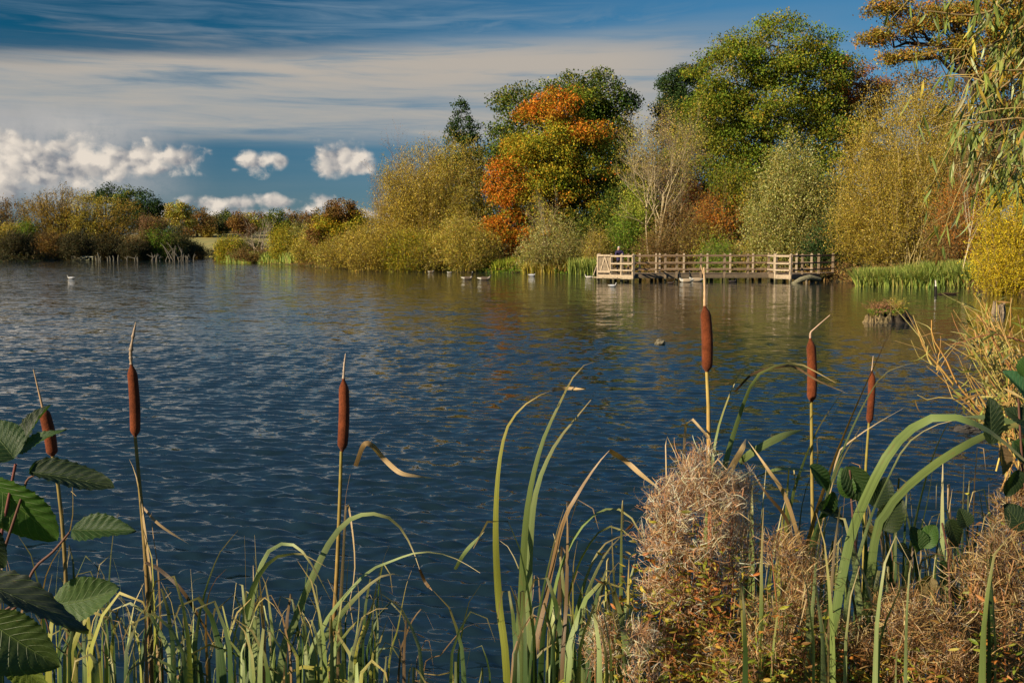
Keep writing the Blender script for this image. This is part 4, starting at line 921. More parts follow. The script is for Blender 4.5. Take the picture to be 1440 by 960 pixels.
# ruined staging on the left shore
sg=empty('ruined_staging',G(120,365),'low ruined wooden staging of pale planks at the left shore','staging')
def gx(px,D=160): return (px-720)/1440*D
for px in (104,109,113,117,122,127,132,137):
    m=MB(); m.box((gx(px),160,0.1),(0.16,0.16,1.2),0,(0.28,0.27,0.18)); m.build('post',M['timber'],sg)
for z,a,b in ((0.62,103,134),(0.4,103,122),(0.12,103,128)):
    m=MB(); m.beam((gx(a),159.85,z),(gx(b),159.85,z),0.08,0.16,(0.34,0.32,0.22)); m.build('plank',M['timber'],sg)
m=MB()
for i in range(5): m.beam((gx(103),160+i*.3,0.73),(gx(126),160+i*.3,0.73),0.26,0.05,np.array((0.40,0.38,0.26))*rng.uniform(.8,1.1))
m.build('deck',M['timber'],sg)
for k,(px,h,lab) in enumerate([(141,1.1,'first'),(144,1.9,'tallest'),(147,1.0,'third'),(157,0.9,'fourth'),(160,1.1,'fifth'),(165,1.2,'sixth'),(171,1.3,'last')]):
    o=MB(); o.tube([(gx(px),159,-.3),(gx(px)+rng.normal(0,.05),159,h*.35),(gx(px)+rng.normal(0,.12),159,h*.7)],[.12,.11,.09],6,(0.12,0.11,0.08))
    tag(o.build('broken_post',M['rot'],None,smooth=True,origin=(gx(px),159,0)),f'{lab} of seven broken posts counted from the ruined staging towards the inlet','post',"broken posts beside the staging")
g=G(153,365); th=np.linspace(0,math.pi,9)[:,None]; ph=np.linspace(0,2*math.pi,17)[None,:]
v=np.stack([.3*np.sin(th)*np.cos(ph),.3*np.sin(th)*np.sin(ph),.3*np.cos(th)+0*ph],-1).reshape(-1,3); v=v*np.array([1,1,0.85])+[g[0],g[1],.12]
buoy=empty('buoy',(g[0],g[1],0),'tiny yellow buoy floating in front of the broken posts','buoy')
mesh('float',v,grid_faces(9,17),M['plain'],buoy,fcol=np.tile((0.6,0.55,0.08),(8*16,1)),smooth=True)
m=MB(); m.tube([(g[0],g[1],.36),(g[0],g[1],.5)],[.05,.04],6,(0.1,0.1,0.08)); m.build('cap',M['plain'],buoy)
# dead branches lying in the shallows by the inlet
for k,(px,top,lab) in enumerate([(228,352,'fallen dead branches left of the upright bleached ones'),(250,339,'upright bleached dead branches standing in the shallows before the inlet'),(267,354,'low tangle of bleached branches nearest the inlet mouth'),(198,356,'small dead twig clump in the shallows left of the bleached branches')]):
    D=158; rt=empty('dead_branches',(gx(px,D),D,0),lab,'branches','dead branches in the shallows'); H=(364-top)*D/1440
    for q in range(7):
        m=MB(); a=rng.normal(0,0.55); L=H*rng.uniform(.6,1.1); x0=gx(px,D)+rng.normal(0,.7)
        p=[(x0,D,-.2),(x0+a*L*.3,D+rng.normal(0,.2),L*.45),(x0+a*L*.6,D,L*.8),(x0+a*L*.8,D,L)]
        m.tube(p,[.09,.07,.05,.02],5,(0.13,0.115,0.09)); 
        m.tube([p[1],(p[1][0]+rng.normal(0,.5),D,L*.8)],[.05,.02],4,(0.13,0.115,0.09)); m.build('branch',M['bark'],rt,smooth=True)
# ------------------------------------------------------------------ foreground plants
def stripe_mat(name,rough,spec,trans,tcol,veins,amt):
    m,nt,b=material(name,rough=rough,spec=spec)
    a=nt.n.new('ShaderNodeAttribute'); a.attribute_name='tone'
    uvn=nt.n.new('ShaderNodeTexCoord'); s=nt.vm('MULTIPLY',uvn.outputs['UV'],(veins,2.0,1))
    n=nt.noise(s,1.0,3,0.6); n2=nt.noise(nt.vm('MULTIPLY',uvn.outputs['UV'],(1.5,9,1)),1.0,4,0.65)
    f=nt.lin(n,0.3,0.7,1-amt,1+amt); col=nt.vm('MULTIPLY',a.outputs['Color'],nt.comb(f,f,f))
    # brown blotches of autumn decay
    col=nt.mix(nt.ss(n2,0.60,0.74,0,0.75),col,(0.20,0.12,0.045))
    nt.l.new(col,b.inputs['Base Color'])
    bn=nt.n.new('ShaderNodeBump'); bn.inputs['Strength'].default_value=0.35; bn.inputs['Distance'].default_value=0.001
    nt.l.new(n,bn.inputs['Height']); nt.l.new(bn.outputs[0],b.inputs['Normal'])
    tr=nt.n.new('ShaderNodeBsdfTranslucent'); mx=nt.n.new('ShaderNodeMixShader')
    nt.l.new(nt.vm('MULTIPLY',col,tcol),tr.inputs[0]); mx.inputs[0].default_value=trans
    nt.l.new(b.outputs[0],mx.inputs[1]); nt.l.new(tr.outputs[0],mx.inputs[2]); nt.l.new(mx.outputs[0],m.node_tree.nodes['Material Output'].inputs[0])
    return m
M['blade']=stripe_mat('reed_blade',0.5,0.3,0.25,(1.2,1.3,0.5),16.0,0.28)
M['husk']=attr_mat('dry_stem',0.65,0.3,0.05,noise_scale=30,noise_amt=0.35)
M['velvet']=attr_mat('cattail_velvet',0.95,0.08,noise_scale=420,noise_amt=0.45,bump=(500,0.9,0.0015))
M['velvet'].node_tree.nodes['Principled BSDF'].inputs['Sheen Weight'].default_value=0.08
M['fluff']=attr_mat('seed_fluff',0.7,0.15,0.4,(1.1,1.0,0.85))
M['smallleaf']=attr_mat('herb_leaf',0.5,0.3,0.3,(1.3,1.25,0.5),noise_scale=60,noise_amt=0.3)

def catmull(p,n):
    p=np.asarray(p,float)
    if len(p)==2: return p[0]+(p[1]-p[0])*np.linspace(0,1,n)[:,None]
    q=np.vstack([2*p[0]-p[1],p,2*p[-1]-p[-2]]); seg=np.linalg.norm(np.diff(p,axis=0),axis=1); cum=np.concatenate([[0],np.cumsum(seg)]); t=np.linspace(0,cum[-1],n)
    i=np.clip(np.searchsorted(cum,t,side='right')-1,0,len(p)-2); u=((t-cum[i])/(seg[i]+1e-9))[:,None]
    a,b,c,d=q[i],q[i+1],q[i+2],q[i+3]
    return 0.5*((2*b)+(-a+c)*u+(2*a-5*b+4*c-d)*u*u+(-a+3*b-3*c+d)*u**3)
GREEN=((0.10,0.15,0.03),(0.17,0.24,0.07)); 
SCH={ # colour at base, middle, before tip, tip
 'g':[(0.10,0.11,0.025),(0.09,0.135,0.035),(0.15,0.195,0.055),(0.36,0.25,0.11)],
 'gd':[(0.03,0.035,0.012),(0.025,0.055,0.015),(0.045,0.08,0.02),(0.20,0.15,0.06)],
 'gy':[(0.14,0.12,0.02),(0.17,0.19,0.025),(0.25,0.25,0.045),(0.42,0.29,0.12)],
 'gl':[(0.11,0.14,0.04),(0.16,0.21,0.07),(0.23,0.28,0.11),(0.42,0.32,0.16)],
 'b':[(0.05,0.03,0.015),(0.085,0.05,0.02),(0.20,0.12,0.05),(0.42,0.30,0.18)],
 'bd':[(0.035,0.025,0.015),(0.05,0.035,0.018),(0.12,0.075,0.035),(0.34,0.23,0.12)],
 't':[(0.18,0.11,0.045),(0.33,0.22,0.10),(0.45,0.32,0.16),(0.50,0.38,0.22)],
 'ro':[(0.07,0.06,0.02),(0.12,0.10,0.03),(0.30,0.16,0.03),(0.36,0.16,0.06)],
}
def to_ground(pts3, root=None):
    """carry the base of a traced blade down to the bank"""
    p=pts3[0]; z=max(gz(p[0],p[1]),-0.35)-0.02
    if p[2]<=z+0.02: return pts3
    d=(pts3[0]-pts3[1]); k=(p[2]-z)
    mid=p+np.array([d[0]*0.5,0.0,-k*0.5]); low=np.array([mid[0]+d[0]*0.15,p[1],z])
    if root is not None: low=np.array([low[0]*0.5+root[0]*0.5,low[1]*0.5+root[1]*0.5,z])
    return np.vstack([low,mid,pts3])
def blade(parent,px,wpx,D,sch='g',dD=0.0,yaw=None,name='leaf',fold=0.035,twist=None,ground=True,n=48,tipk=0.30,mat=None):
    k=len(px); Ds=D+dD*np.linspace(0,1,k)+0.02*np.sin(np.arange(k)*2.1+D*9)
    p=np.array([P(q[0],q[1],d) for q,d in zip(px,Ds)])
    root=np.array(parent.location)
    npx=len(p)
    if ground: p=to_ground(p,root)
    c=catmull(p,n); L=np.linalg.norm(np.diff(c,axis=0),axis=1); s=np.concatenate([[0],np.cumsum(L)]); s/=s[-1]
    t=np.gradient(c,axis=0); t=unit(t)
    yaw=rng.uniform(-0.7,0.7) if yaw is None else yaw
    nrm=np.array([math.sin(yaw),-math.cos(yaw),0.25]); sd_=unit(np.cross(t,nrm))
    for i in range(1,n):
        if np.dot(sd_[i],sd_[i-1])<0: sd_[i]*=-1
    nn=unit(np.cross(sd_,t)); twist=rng.normal(0,0.75) if twist is None else twist; a=twist*(s-0.3); sd2=sd_*np.cos(a)[:,None]+nn*np.sin(a)[:,None]; nn=unit(np.cross(sd2,t))
    W=wpx*D/1440.0*0.98; prof=np.minimum(1.0,0.8+0.4*s)*np.clip((1-s)/max(tipk,0.12),0.03,1)**0.75*(1-0.35*s**2)*(1+0.05*np.sin(s*17+D*40))
    w=(W*prof)[:,None]
    v=np.stack([c-sd2*w/2,c-sd2*w*0.22+nn*w*fold*0.8,c+sd2*w*0.22+nn*w*fold*0.8,c+sd2*w/2],1).reshape(-1,3)
    i=np.arange(n-1)[:,None]*4; j=np.arange(3)[None,:]; f=np.stack([i+j,i+j+1,i+j+5,i+j+4],-1).reshape(-1,4)
    cs=np.array(SCH[sch]); x=np.interp(s,[0,0.45,0.88,1.0],[0,1,2,3]); i0=np.clip(np.floor(x).astype(int),0,2); fr=(x-i0)[:,None]
    col=(cs[i0]*(1-fr)+cs[i0+1]*fr)*rng.uniform(0.85,1.15)
    vc=np.repeat(col,4,0); uv=np.stack([np.tile([0,0.33,0.66,1.0],n)+rng.uniform(0,9),np.repeat(s,4)*3+rng.uniform(0,9)],1)
    return mesh(name,v,f,mat or M['blade'],parent,vcol=vc,uv=uv,smooth=True)
def stem(parent,px,wpx,D,cols,name='stem',ground=True,mat=None,sides=8,n=22,jit=0.0,dD=0.0):
    Ds=D+dD*np.linspace(0,1,len(px)); p=np.array([P(q[0],q[1],d) for q,d in zip(px,Ds)])
    if ground: p=to_ground(p,np.array(parent.location))
    c=catmull(p,n); s=np.linspace(0,1,n); w=np.interp(s,np.linspace(0,1,len(wpx)),wpx)*D/1440/2
    if jit: w=w*(1+jit*np.sin(s*60)*0.5+rng.normal(0,jit*0.5,n))
    v,f=tube_np(c,w,sides); cs=np.array(cols); x=s*(len(cs)-1); i0=np.clip(np.floor(x).astype(int),0,max(len(cs)-2,0)); fr=(x-i0)[:,None]
    col=cs[i0]*(1-fr)+cs[np.minimum(i0+1,len(cs)-1)]*fr
    return mesh(name,v,f,mat or M['husk'],parent,vcol=np.repeat(col,sides,0),smooth=True)
def seed_head(parent,a,b,wpx,D,dD=0.0):
    A=P(a[0],a[1],D); B=P(b[0],b[1],D+dD); n=34; s=np.linspace(0,1,n); bend=np.array([0.003,0,0])
    c=A+(B-A)*s[:,None]+np.sin(s*math.pi)[:,None]*bend
    R_=wpx*D/1440/2; prof=np.clip(np.sin(np.clip(s*14,0,math.pi/2)),0.25,1)*np.clip(np.sin(np.clip((1-s)*9,0,math.pi/2)),0.3,1)*(1+0.03*np.sin(s*7+D*5))
    v,f=tube_np(c,R_*prof,20); rn=np.interp(s,np.linspace(0,1,9),rng.uniform(0.72,1.2,9)); col=np.tile([0.125,0.032,0.011],(len(v),1))*np.repeat(rn,20)[:,None]*rng.uniform(0.8,1.2,(len(v),1)); 
    mesh('seed_head',v,f,M['velvet'],parent,vcol=col,smooth=True)
def plant(name,label,cat,px,D,group=None):
    x=(px-720)/1440*D; return empty(name,(x,D,gz(x,D)),label,cat,group)
CG='cattails rising in front of the water'
RB=(0.20,0.09,0.05); YB=(0.24,0.19,0.04); DB=(0.10,0.055,0.03)
c=plant('cattail','cattail leaning behind the broad leaves at the left edge','cattail',95,2.15,CG)
stem(c,[(98,960),(92,800),(84,700),(74,640)],[9,8,6,5],2.15,[(0.06,0.03,0.015),(0.12,0.06,0.03),(0.2,0.15,0.04)]); seed_head(c,(74,642),(60,572),16,2.15); stem(c,[(60,573),(54,548),(47,519)],[3.5,2.5,1.5],2.15,[(0.35,0.22,0.12),(0.4,0.28,0.16)],'spike',False)
blade(c,[(82,960),(78,850),(85,760),(92,700),(98,690),(107,697)],9,2.15,'gy',ground=True); blade(c,[(60,960),(62,820),(100,740),(100,655),(104,652)],9,2.2,'b')
c=plant('cattail','dark brown cattail with a thick beaded spike, second from the left','cattail',213,2.25,CG)
stem(c,[(214,960),(206,800),(197,690),(190,613)],[11,10,8,4.5],2.25,[(0.06,0.03,0.015),(0.09,0.04,0.02),(0.16,0.09,0.03),(0.2,0.15,0.04)]); seed_head(c,(190,615),(184.5,511),14.5,2.25)
stem(c,[(184.5,512),(184,495),(187,474),(191,453)],[5,5,4,1.5],2.25,[(0.28,0.2,0.13),(0.34,0.25,0.17)],'spike',False,jit=0.35,n=40)
blade(c,[(225,960),(212,820),(200,720),(191,668),(180,642)],9,2.25,'t',tipk=0.08); blade(c,[(205,790),(230,805),(262,838),(300,905),(330,960)],6,2.2,'b',ground=False); blade(c,[(200,712),(225,738),(268,766)],4,2.25,'t',ground=False)
blade(c,[(228,960),(226,880),(222,800),(215,750),(213,720)],7,2.25,'b')
c=plant('cattail','plump rust brown cattail on a yellow stem in the middle of the open water','cattail',468,2.3,CG)
stem(c,[(466,960),(474,800),(478,700),(480,634)],[10,9,7,4.5],2.3,[(0.14,0.07,0.035),(0.38,0.20,0.09),(0.22,0.12,0.04),YB]); seed_head(c,(481,635),(483,532),15,2.3); stem(c,[(483,533),(484,515),(486,497)],[4,3,1.5],2.3,[(0.35,0.27,0.2)],'spike',False,jit=0.3)
blade(c,[(478,960),(481,800),(487,692),(500,650),(517,624),(528,612),(540,597)],5,2.3,'bd',tipk=0.5); blade(c,[(500,655),(512,625),(524,627),(540,645),(562,664),(585,669),(610,672)],8,2.28,'t',ground=False); blade(c,[(474,960),(484,760),(486,715),(489,705),(497,760),(498,810),(485,875)],6,2.28,'t')
c=plant('cattail','tallest fattest cattail standing above the fluffy seed heads, pale spike crossing the jetty','cattail',1000,2.2,CG)
stem(c,[(1003,960),(1000,800),(997,640),(996,560),(994,522)],[9,9,7,9,5],2.2,[(0.30,0.18,0.08),(0.34,0.2,0.1),(0.30,0.12,0.07),(0.28,0.07,0.04),(0.4,0.3,0.08)]); seed_head(c,(994,524),(991,429),15.5,2.2); stem(c,[(991,430),(991,405),(990,376)],[4.5,3.5,3],2.2,[(0.5,0.32,0.17),(0.52,0.36,0.2)],'spike',False,jit=0.1); stem(c,[(990,386),(987,378),(985,372)],[3,2,1],2.2,[(0.45,0.3,0.16)],'spike_fork',False)
blade(c,[(985,900),(992,760),(1000,670),(1008,610),(1024,560),(1040,525),(1056,507)],15,2.25,'g',tipk=0.5); blade(c,[(992,900),(1003,740),(1018,660),(1038,590),(1062,532),(1095,513),(1125,512),(1150,524),(1175,538)],14,2.24,'g',yaw=0.1)
blade(c,[(1034,550),(1060,525),(1100,515),(1120,517),(1150,535),(1192,553)],4,2.26,'b',ground=False)
blade(c,[(955,960),(958,760),(961,660),(965,590),(972,588),(990,607),(1003,630),(1012,655),(1035,662),(1052,672)],10,2.2,'t'); blade(c,[(935,960),(937,800),(937,680),(936,615),(941,622),(953,645),(958,668)],5,2.15,'t')
blade(c,[(1005,715),(1025,665),(1043,632),(1049,617)],11,2.1,'t',ground=False,tipk=0.15); blade(c,[(1040,650),(1062,633),(1100,613),(1132,603)],12,2.3,'gl',ground=False)
c=plant('cattail','slender cattail with a bent broken spike pointing up right','cattail',1146,2.35,CG)
stem(c,[(1147,960),(1144,800),(1142,680),(1141,564)],[7,7,6,4.5],2.35,[(0.26,0.13,0.06),(0.34,0.2,0.1),(0.3,0.2,0.06),YB]); seed_head(c,(1141,566),(1139.5,475),13.5,2.35); stem(c,[(1139.5,476),(1140,468),(1143,464)],[3.5,3,2],2.35,[(0.45,0.3,0.2)],'spike',False); stem(c,[(1141,466),(1152,456),(1167,443)],[2.2,1.6,1],2.35,[(0.45,0.3,0.2)],'spike_end',False)
blade(c,[(1100,960),(1104,800),(1112,710),(1130,650),(1152,600),(1185,550)],15,2.4,'g',tipk=0.45); blade(c,[(1118,960),(1120,820),(1128,710),(1148,650),(1170,590),(1180,570)],13,2.42,'gd',tipk=0.45)
blade(c,[(1060,672),(1090,660),(1115,659),(1141,662)],5,2.35,'gl',ground=False,tipk=0.1); blade(c,[(1147,680),(1150,640),(1150,616),(1165,615)],2.5,2.35,'t',ground=False)
c=plant('cattail','smaller farther cattail half hidden behind a tall olive blade','cattail',1212,3.1,CG)
stem(c,[(1213,900),(1216,700),(1220,620),(1222,594)],[6,5.5,5,3.5],3.1,[(0.3,0.2,0.08),YB,YB]); seed_head(c,(1222,596),(1226,521),10,3.1); stem(c,[(1226,522),(1228,500)],[2,1],3.1,[(0.4,0.28,0.18)],'spike',False)
blade(c,[(1190,900),(1205,760),(1212,650),(1214,605)],5,3.1,'b')

LG='reed plants with long blades'
def rp(label,px,D): return plant('reed_plant',label,'reed plant',px,D,LG)
c=rp('tall reed with three arching green blades just right of the open middle water',735,2.05)
blade(c,[(713,960),(702,850),(697,750),(701,660),(713,602),(735,572),(760,555),(776,549)],13,2.05,'gy',yaw=0.2,tipk=0.3,twist=0.35); blade(c,[(776,549),(797,546),(822,547)],5,2.05,'t',ground=False)
blade(c,[(728,960),(733,850),(741,720),(760,630),(788,565),(808,527),(822,513),(836,509)],17,2.05,'g',tipk=0.42,yaw=0.1,twist=0.4); blade(c,[(740,960),(742,820),(752,700),(778,630),(808,590),(831,562)],19,2.08,'gl',tipk=0.35,yaw=-0.2,twist=-0.3)
blade(c,[(752,960),(745,860),(730,800),(712,765),(703,760)],9,2.1,'gl')
c=rp('reed with a brown snapped blade whose tip hangs towards the fluffy plant',785,2.0)
blade(c,[(748,960),(768,840),(790,740),(812,695),(838,655),(857,633)],9,2.0,'b',tipk=0.1); blade(c,[(857,633),(880,648),(903,668),(932,690)],8,2.0,'t',ground=False); blade(c,[(790,960),(796,850),(798,760),(797,706)],8,1.95,'bd',tipk=0.06)
blade(c,[(745,960),(758,860),(780,760),(793,715)],8,2.0,'gd'); blade(c,[(798,960),(805,880),(806,800),(812,760)],8,1.95,'gy')
c=rp('reed clump with several blades arching right beside the fluffy plant',820,2.1)
for q in ([(770,960),(778,840),(800,770),(830,728),(862,714),(888,728),(903,755),(913,778)],[(782,960),(795,860),(815,790),(845,745),(868,742),(890,757),(908,783)],[(800,960),(808,880),(825,810),(850,765),(885,750)],[(866,960),(866,860),(862,790),(860,738)],[(818,960),(820,860),(840,800),(862,765),(885,745)],[(760,960),(768,870),(790,800),(800,760)],[(835,960),(838,880),(850,820),(870,790)]):
    blade(c,q,rng.uniform(10,15),2.1+rng.uniform(-.1,.1),rng.choice(['g','g','gd','gl']))
blade(c,[(885,960),(888,860),(893,800),(892,770)],14,2.05,'gl')
c=rp('reed with one high thin arch bending down to the right of the middle cattail',430,2.1)
blade(c,[(392,960),(416,870),(440,810),(465,760),(492,730),(525,722),(555,733),(577,765),(590,800)],12,2.1,'gl',yaw=0.1,tipk=0.2); blade(c,[(590,800),(598,818),(608,830)],5,2.1,'b',ground=False)
blade(c,[(432,960),(455,880),(492,830),(520,802),(552,788),(585,777),(615,777),(645,787),(675,805)],11,2.1,'gl',yaw=0.0,tipk=0.5); blade(c,[(436,960),(462,890),(500,840),(540,808),(568,810)],12,2.05,'gl',tipk=0.15)
c=rp('reed with two hooked blades left of the middle cattail',375,2.05)
blade(c,[(345,960),(350,870),(362,810),(380,772),(405,764),(425,775),(445,805),(465,843)],11,2.05,'gl',tipk=0.25,yaw=0.1); blade(c,[(340,960),(343,880),(358,820),(385,785),(418,778),(432,782),(458,796)],11,2.0,'gl',tipk=0.12,yaw=0)
blade(c,[(365,960),(363,860),(360,790),(358,752)],8,2.05,'gl'); blade(c,[(352,960),(352,880),(372,840),(397,868)],9,2.0,'gy'); blade(c,[(330,960),(335,900),(315,880),(312,920)],8,1.95,'gy')
c=rp('reed with a curved blade tip in front of the water right of the beaded cattail',290,2.1)
blade(c,[(275,960),(278,880),(292,820),(310,775),(325,757),(335,745)],10,2.1,'g',tipk=0.4); blade(c,[(292,960),(290,860),(300,820),(318,800)],8,2.1,'ro'); blade(c,[(258,960),(262,880),(270,820),(290,810)],4,2.1,'gd'); blade(c,[(270,960),(272,870),(268,800)],6,2.1,'gl')
c=rp('dark thin reed with drooping brown blade tips between middle cattail and tall reed',590,2.15)
blade(c,[(560,960),(572,890),(590,858),(598,860),(612,890)],6,2.15,'bd'); blade(c,[(585,960),(592,915),(603,900),(612,960)],4,2.1,'bd',ground=True); blade(c,[(592,960),(620,920),(650,885),(672,876),(702,877)],3.5,2.15,'b'); blade(c,[(545,960),(560,880),(572,820),(583,793)],5,2.2,'gy'); blade(c,[(500,960),(520,870),(535,800),(548,765)],6,2.2,'gd'); blade(c,[(530,960),(531,870),(520,835),(517,838)],8,2.1,'gl')
blade(c,[(640,800),(655,775),(681,747)],6,2.3,'gl',ground=False)
c=rp('reed clump of short green blades around the foot of the middle cattail',500,1.95)
for q in ([(455,960),(450,890),(460,850)],[(470,960),(480,900),(520,860),(545,855)],[(505,960),(515,880),(530,830)],[(490,960),(500,900),(505,850),(502,810)],[(520,960),(535,900),(545,870)],[(540,960),(550,920),(552,880)],[(425,960),(432,900),(447,850),(452,838)]): blade(c,q,rng.uniform(7,12),1.95+rng.uniform(-.1,.1),rng.choice(['g','gy','gl','gd']))
c=rp('reed with a tall olive blade tipped orange that crosses the small cattail',1150,2.1)
blade(c,[(1095,960),(1115,850),(1142,740),(1170,655),(1200,580),(1228,518),(1245,480),(1258,457)],15,2.1,'ro',tipk=0.5,yaw=0.3); blade(c,[(1120,960),(1140,800),(1165,690),(1195,610),(1228,545),(1252,520),(1288,510)],11,2.12,'gl',tipk=0.4); blade(c,[(1100,960),(1130,830),(1165,700),(1178,640),(1190,625),(1225,600),(1270,574)],8,2.14,'t',tipk=0.4)
blade(c,[(1105,960),(1118,830),(1150,740),(1180,655),(1210,600)],12,2.18,'gd')
c=rp('reed with very broad pale green blades arching far to the right',1185,1.75)
blade(c,[(1162,960),(1172,880),(1195,760),(1222,690),(1255,630),(1290,597),(1325,585),(1362,592),(1400,612),(1450,655),(1520,715)],16,1.75,'g',yaw=0.15,tipk=0.12,twist=0.9); blade(c,[(1180,960),(1192,850),(1220,740),(1250,670),(1275,625),(1310,600),(1345,590)],13,1.8,'gl',tipk=0.4)
blade(c,[(1155,960),(1160,880),(1175,800),(1180,740)],17,1.72,'g',tipk=0.3); blade(c,[(1245,960),(1238,890),(1222,830),(1203,775),(1198,755)],17,1.78,'gl',tipk=0.2)
c=rp('reed whose flat blades cross over each other at the right edge',1300,1.9)
blade(c,[(1225,800),(1250,715),(1290,672),(1340,636),(1395,608),(1455,590),(1530,575)],15,1.9,'g',yaw=-0.2,tipk=0.12); blade(c,[(1470,640),(1430,598),(1390,588),(1350,585)],12,1.95,'gl',ground=False); blade(c,[(1260,960),(1275,800),(1300,680),(1325,610),(1345,580),(1368,556)],13,1.95,'g',tipk=0.4)
c=rp('reed with two short upright straight blades at the right, water behind them',1340,2.3)
blade(c,[(1323,960),(1325,800),(1325,700),(1326,642)],9,2.3,'gl',tipk=0.12); blade(c,[(1350,960),(1352,820),(1354,720),(1356,650)],9,2.3,'gl',tipk=0.15); blade(c,[(1275,960),(1285,800),(1305,700),(1316,625)],11,2.3,'gl'); blade(c,[(1290,960),(1300,850),(1310,790)],9,2.2,'g')
c=rp('straw coloured dead reed leaning left above the bushy second fluffy plant',1075,2.2)
blade(c,[(1130,780),(1105,700),(1080,660),(1052,620)],7,2.2,'t',ground=False,tipk=0.3); blade(c,[(1120,830),(1110,740),(1075,690),(1050,650)],5,2.15,'b',ground=False,tipk=0.3); blade(c,[(1064,960),(1066,830),(1072,720),(1078,650)],9,2.3,'gl'); blade(c,[(1085,960),(1082,830),(1095,740),(1108,690)],9,2.3,'gl'); blade(c,[(1068,960),(1080,820),(1100,760),(1140,745)],8,2.3,'g')

# generated clumps: short plants filling the margin (kept few per plant, each blade its own part)
def clump(label,px,D,nb,ytop,spread,schs,wl=(7,14),arch=0.5):
    c=rp(label,px,D)
    for k in range(nb):
        x0=px+rng.uniform(-spread,spread); yt=ytop+rng.uniform(-40,90)-(70 if rng.random()<0.15 else 0); dx=rng.uniform(-1,1)*arch*90; d=D+rng.uniform(-.15,.2)
        q=[(x0,960),(x0+dx*0.1,960-(960-yt)*0.45),(x0+dx*0.4,yt+ (960-yt)*0.15),(x0+dx*0.75,yt)]
        if rng.random()<0.6: q+= [(x0+dx*1.15,yt+12),(x0+dx*1.4,yt+45)]
        blade(c,q,rng.uniform(*wl)*1.2,d,'gd' if rng.random()<0.3 else rng.choice(schs),n=24)
    return c
clump('clump of mixed green and brown reeds under the large left leaves',60,1.9,9,840,70,['g','gy','gd','b','g'])
clump('clump of reeds between the leaning cattail and the beaded cattail',140,2.0,10,830,45,['g','gy','gd','b','gl'])
clump('clump of thin reeds at the foot of the beaded cattail',205,2.0,11,850,45,['gd','gy','b','g','bd'],(4,10))
clump('clump of short reeds right of the beaded cattail foot',255,2.0,8,880,30,['g','gd','gl','b'])
clump('dense clump of dark reeds between the hooked blades and curved blade',320,1.95,11,850,40,['g','gd','gl','bd'])
clump('dense clump of reeds under the two hooked blades',385,1.95,12,850,45,['g','gd','gl','b','gy'])
clump('clump of reeds left of the middle cattail foot',440,1.95,9,860,30,['g','gd','gl','gy'])
clump('low clump of thin reeds right of the middle cattail foot',560,2.0,9,880,45,['g','gd','gy','bd','b'],(3,9))
clump('sparse low blades left of the tall three bladed reed',665,2.0,4,915,30,['gy','g','gd'],(4,9))
clump('clump of dark reeds at the foot of the tall three bladed reed',745,1.95,10,830,35,['gd','g','gd','gy','b'])
clump('thick clump of green reeds between tall reed and fluffy plant',830,1.95,13,800,45,['g','gl','gd','gy','t'],(8,15))
clump('green reeds close against the left side of the fluffy plant',885,1.9,8,790,22,['gl','g','gy'],(8,15))
clump('upright light green reeds behind the saddle between the fluffy plants',1075,2.35,12,720,35,['gl','g','gy'],(7,11),0.2)
clump('reeds behind the second fluffy plant',1130,2.3,10,760,30,['gl','g','gd','t'],(7,12),0.3)
clump('reeds mixed with dead stalks behind the ragged dark leaves',1215,2.3,14,720,45,['gd','g','b','t','ro'],(5,12),0.3)
clump('thicket of thin reeds and dead stalks in front of the golden shallows',1290,2.4,16,730,45,['g','gd','b','t','gl'],(4,10),0.35)
clump('thicket of reeds below the crossing flat blades',1370,2.3,15,700,45,['g','b','t','gl','gd'],(5,11),0.4)
clump('reeds at the right frame edge behind the tan fluff',1435,2.1,12,690,30,['g','gd','t','gl'],(6,13),0.4)

clump('dense dark reeds in the bottom left corner behind the lowest alder leaf',20,2.2,12,800,30,['gd','b','bd','g'],(5,11))
clump('dark brown stalks between the alder leaves and the beaded cattail',110,2.3,14,820,50,['bd','gd','gd','g'],(4,9),0.6)
clump('dark stalks standing behind the beaded cattail foot',180,2.3,12,800,40,['bd','g','gd','gy'],(4,9),0.6)
clump('thin dark grasses behind the curved blade and hooked blades',300,2.3,13,860,50,['gd','bd','g'],(3,7),0.5)
clump('dark green blades behind the two hooked blades',400,2.3,12,830,50,['gd','g','bd'],(5,10),0.4)
clump('dark green blades behind the middle cattail foot',490,2.3,12,840,45,['gd','g','bd','gy'],(5,10),0.5)
clump('dark blades behind the brown snapped reed',790,2.3,12,790,50,['gd','g','bd','b'],(5,11),0.5)
clump('reeds standing in the gap between the two fluffy plants',1060,2.1,10,760,25,['gl','g','gd'],(7,12),0.2)
clump('stiff reeds behind the yellow leaved willowherb',1150,2.0,11,790,35,['g','gl','b'],(6,12),0.4)
clump('brown and green stalks behind the lower right tan heap',1270,2.1,14,780,45,['b','g','t','bd','gl'],(4,10),0.5)
clump('dark stalks behind the corner willowherb',1390,2.3,16,720,50,['bd','b','g','gl','t'],(4,10),0.5)
clump('broad bright blades leaning both ways left of the hooked blades',335,1.85,9,860,45,['g','gl','gd'],(12,19),0.8)
clump('broad bright blades low at the foot of the middle cattail',470,1.85,8,880,45,['g','gl','gy'],(12,18),0.9)
clump('broad blades crossing low beneath the beaded cattail',200,1.85,8,870,50,['g','gd','gl'],(11,17),0.9)
clump('broad blades low down at the far left under the lowest alder leaf',95,1.8,9,850,50,['g','gd','gy'],(11,18),0.8)
clump('broad blades at the foot of the tall three bladed reed',760,1.85,9,830,40,['g','gl','gd'],(13,20),0.8)
clump('broad bright blades pressed against the left of the fluffy column',865,1.8,8,800,25,['gl','g','gl'],(13,20),0.5)
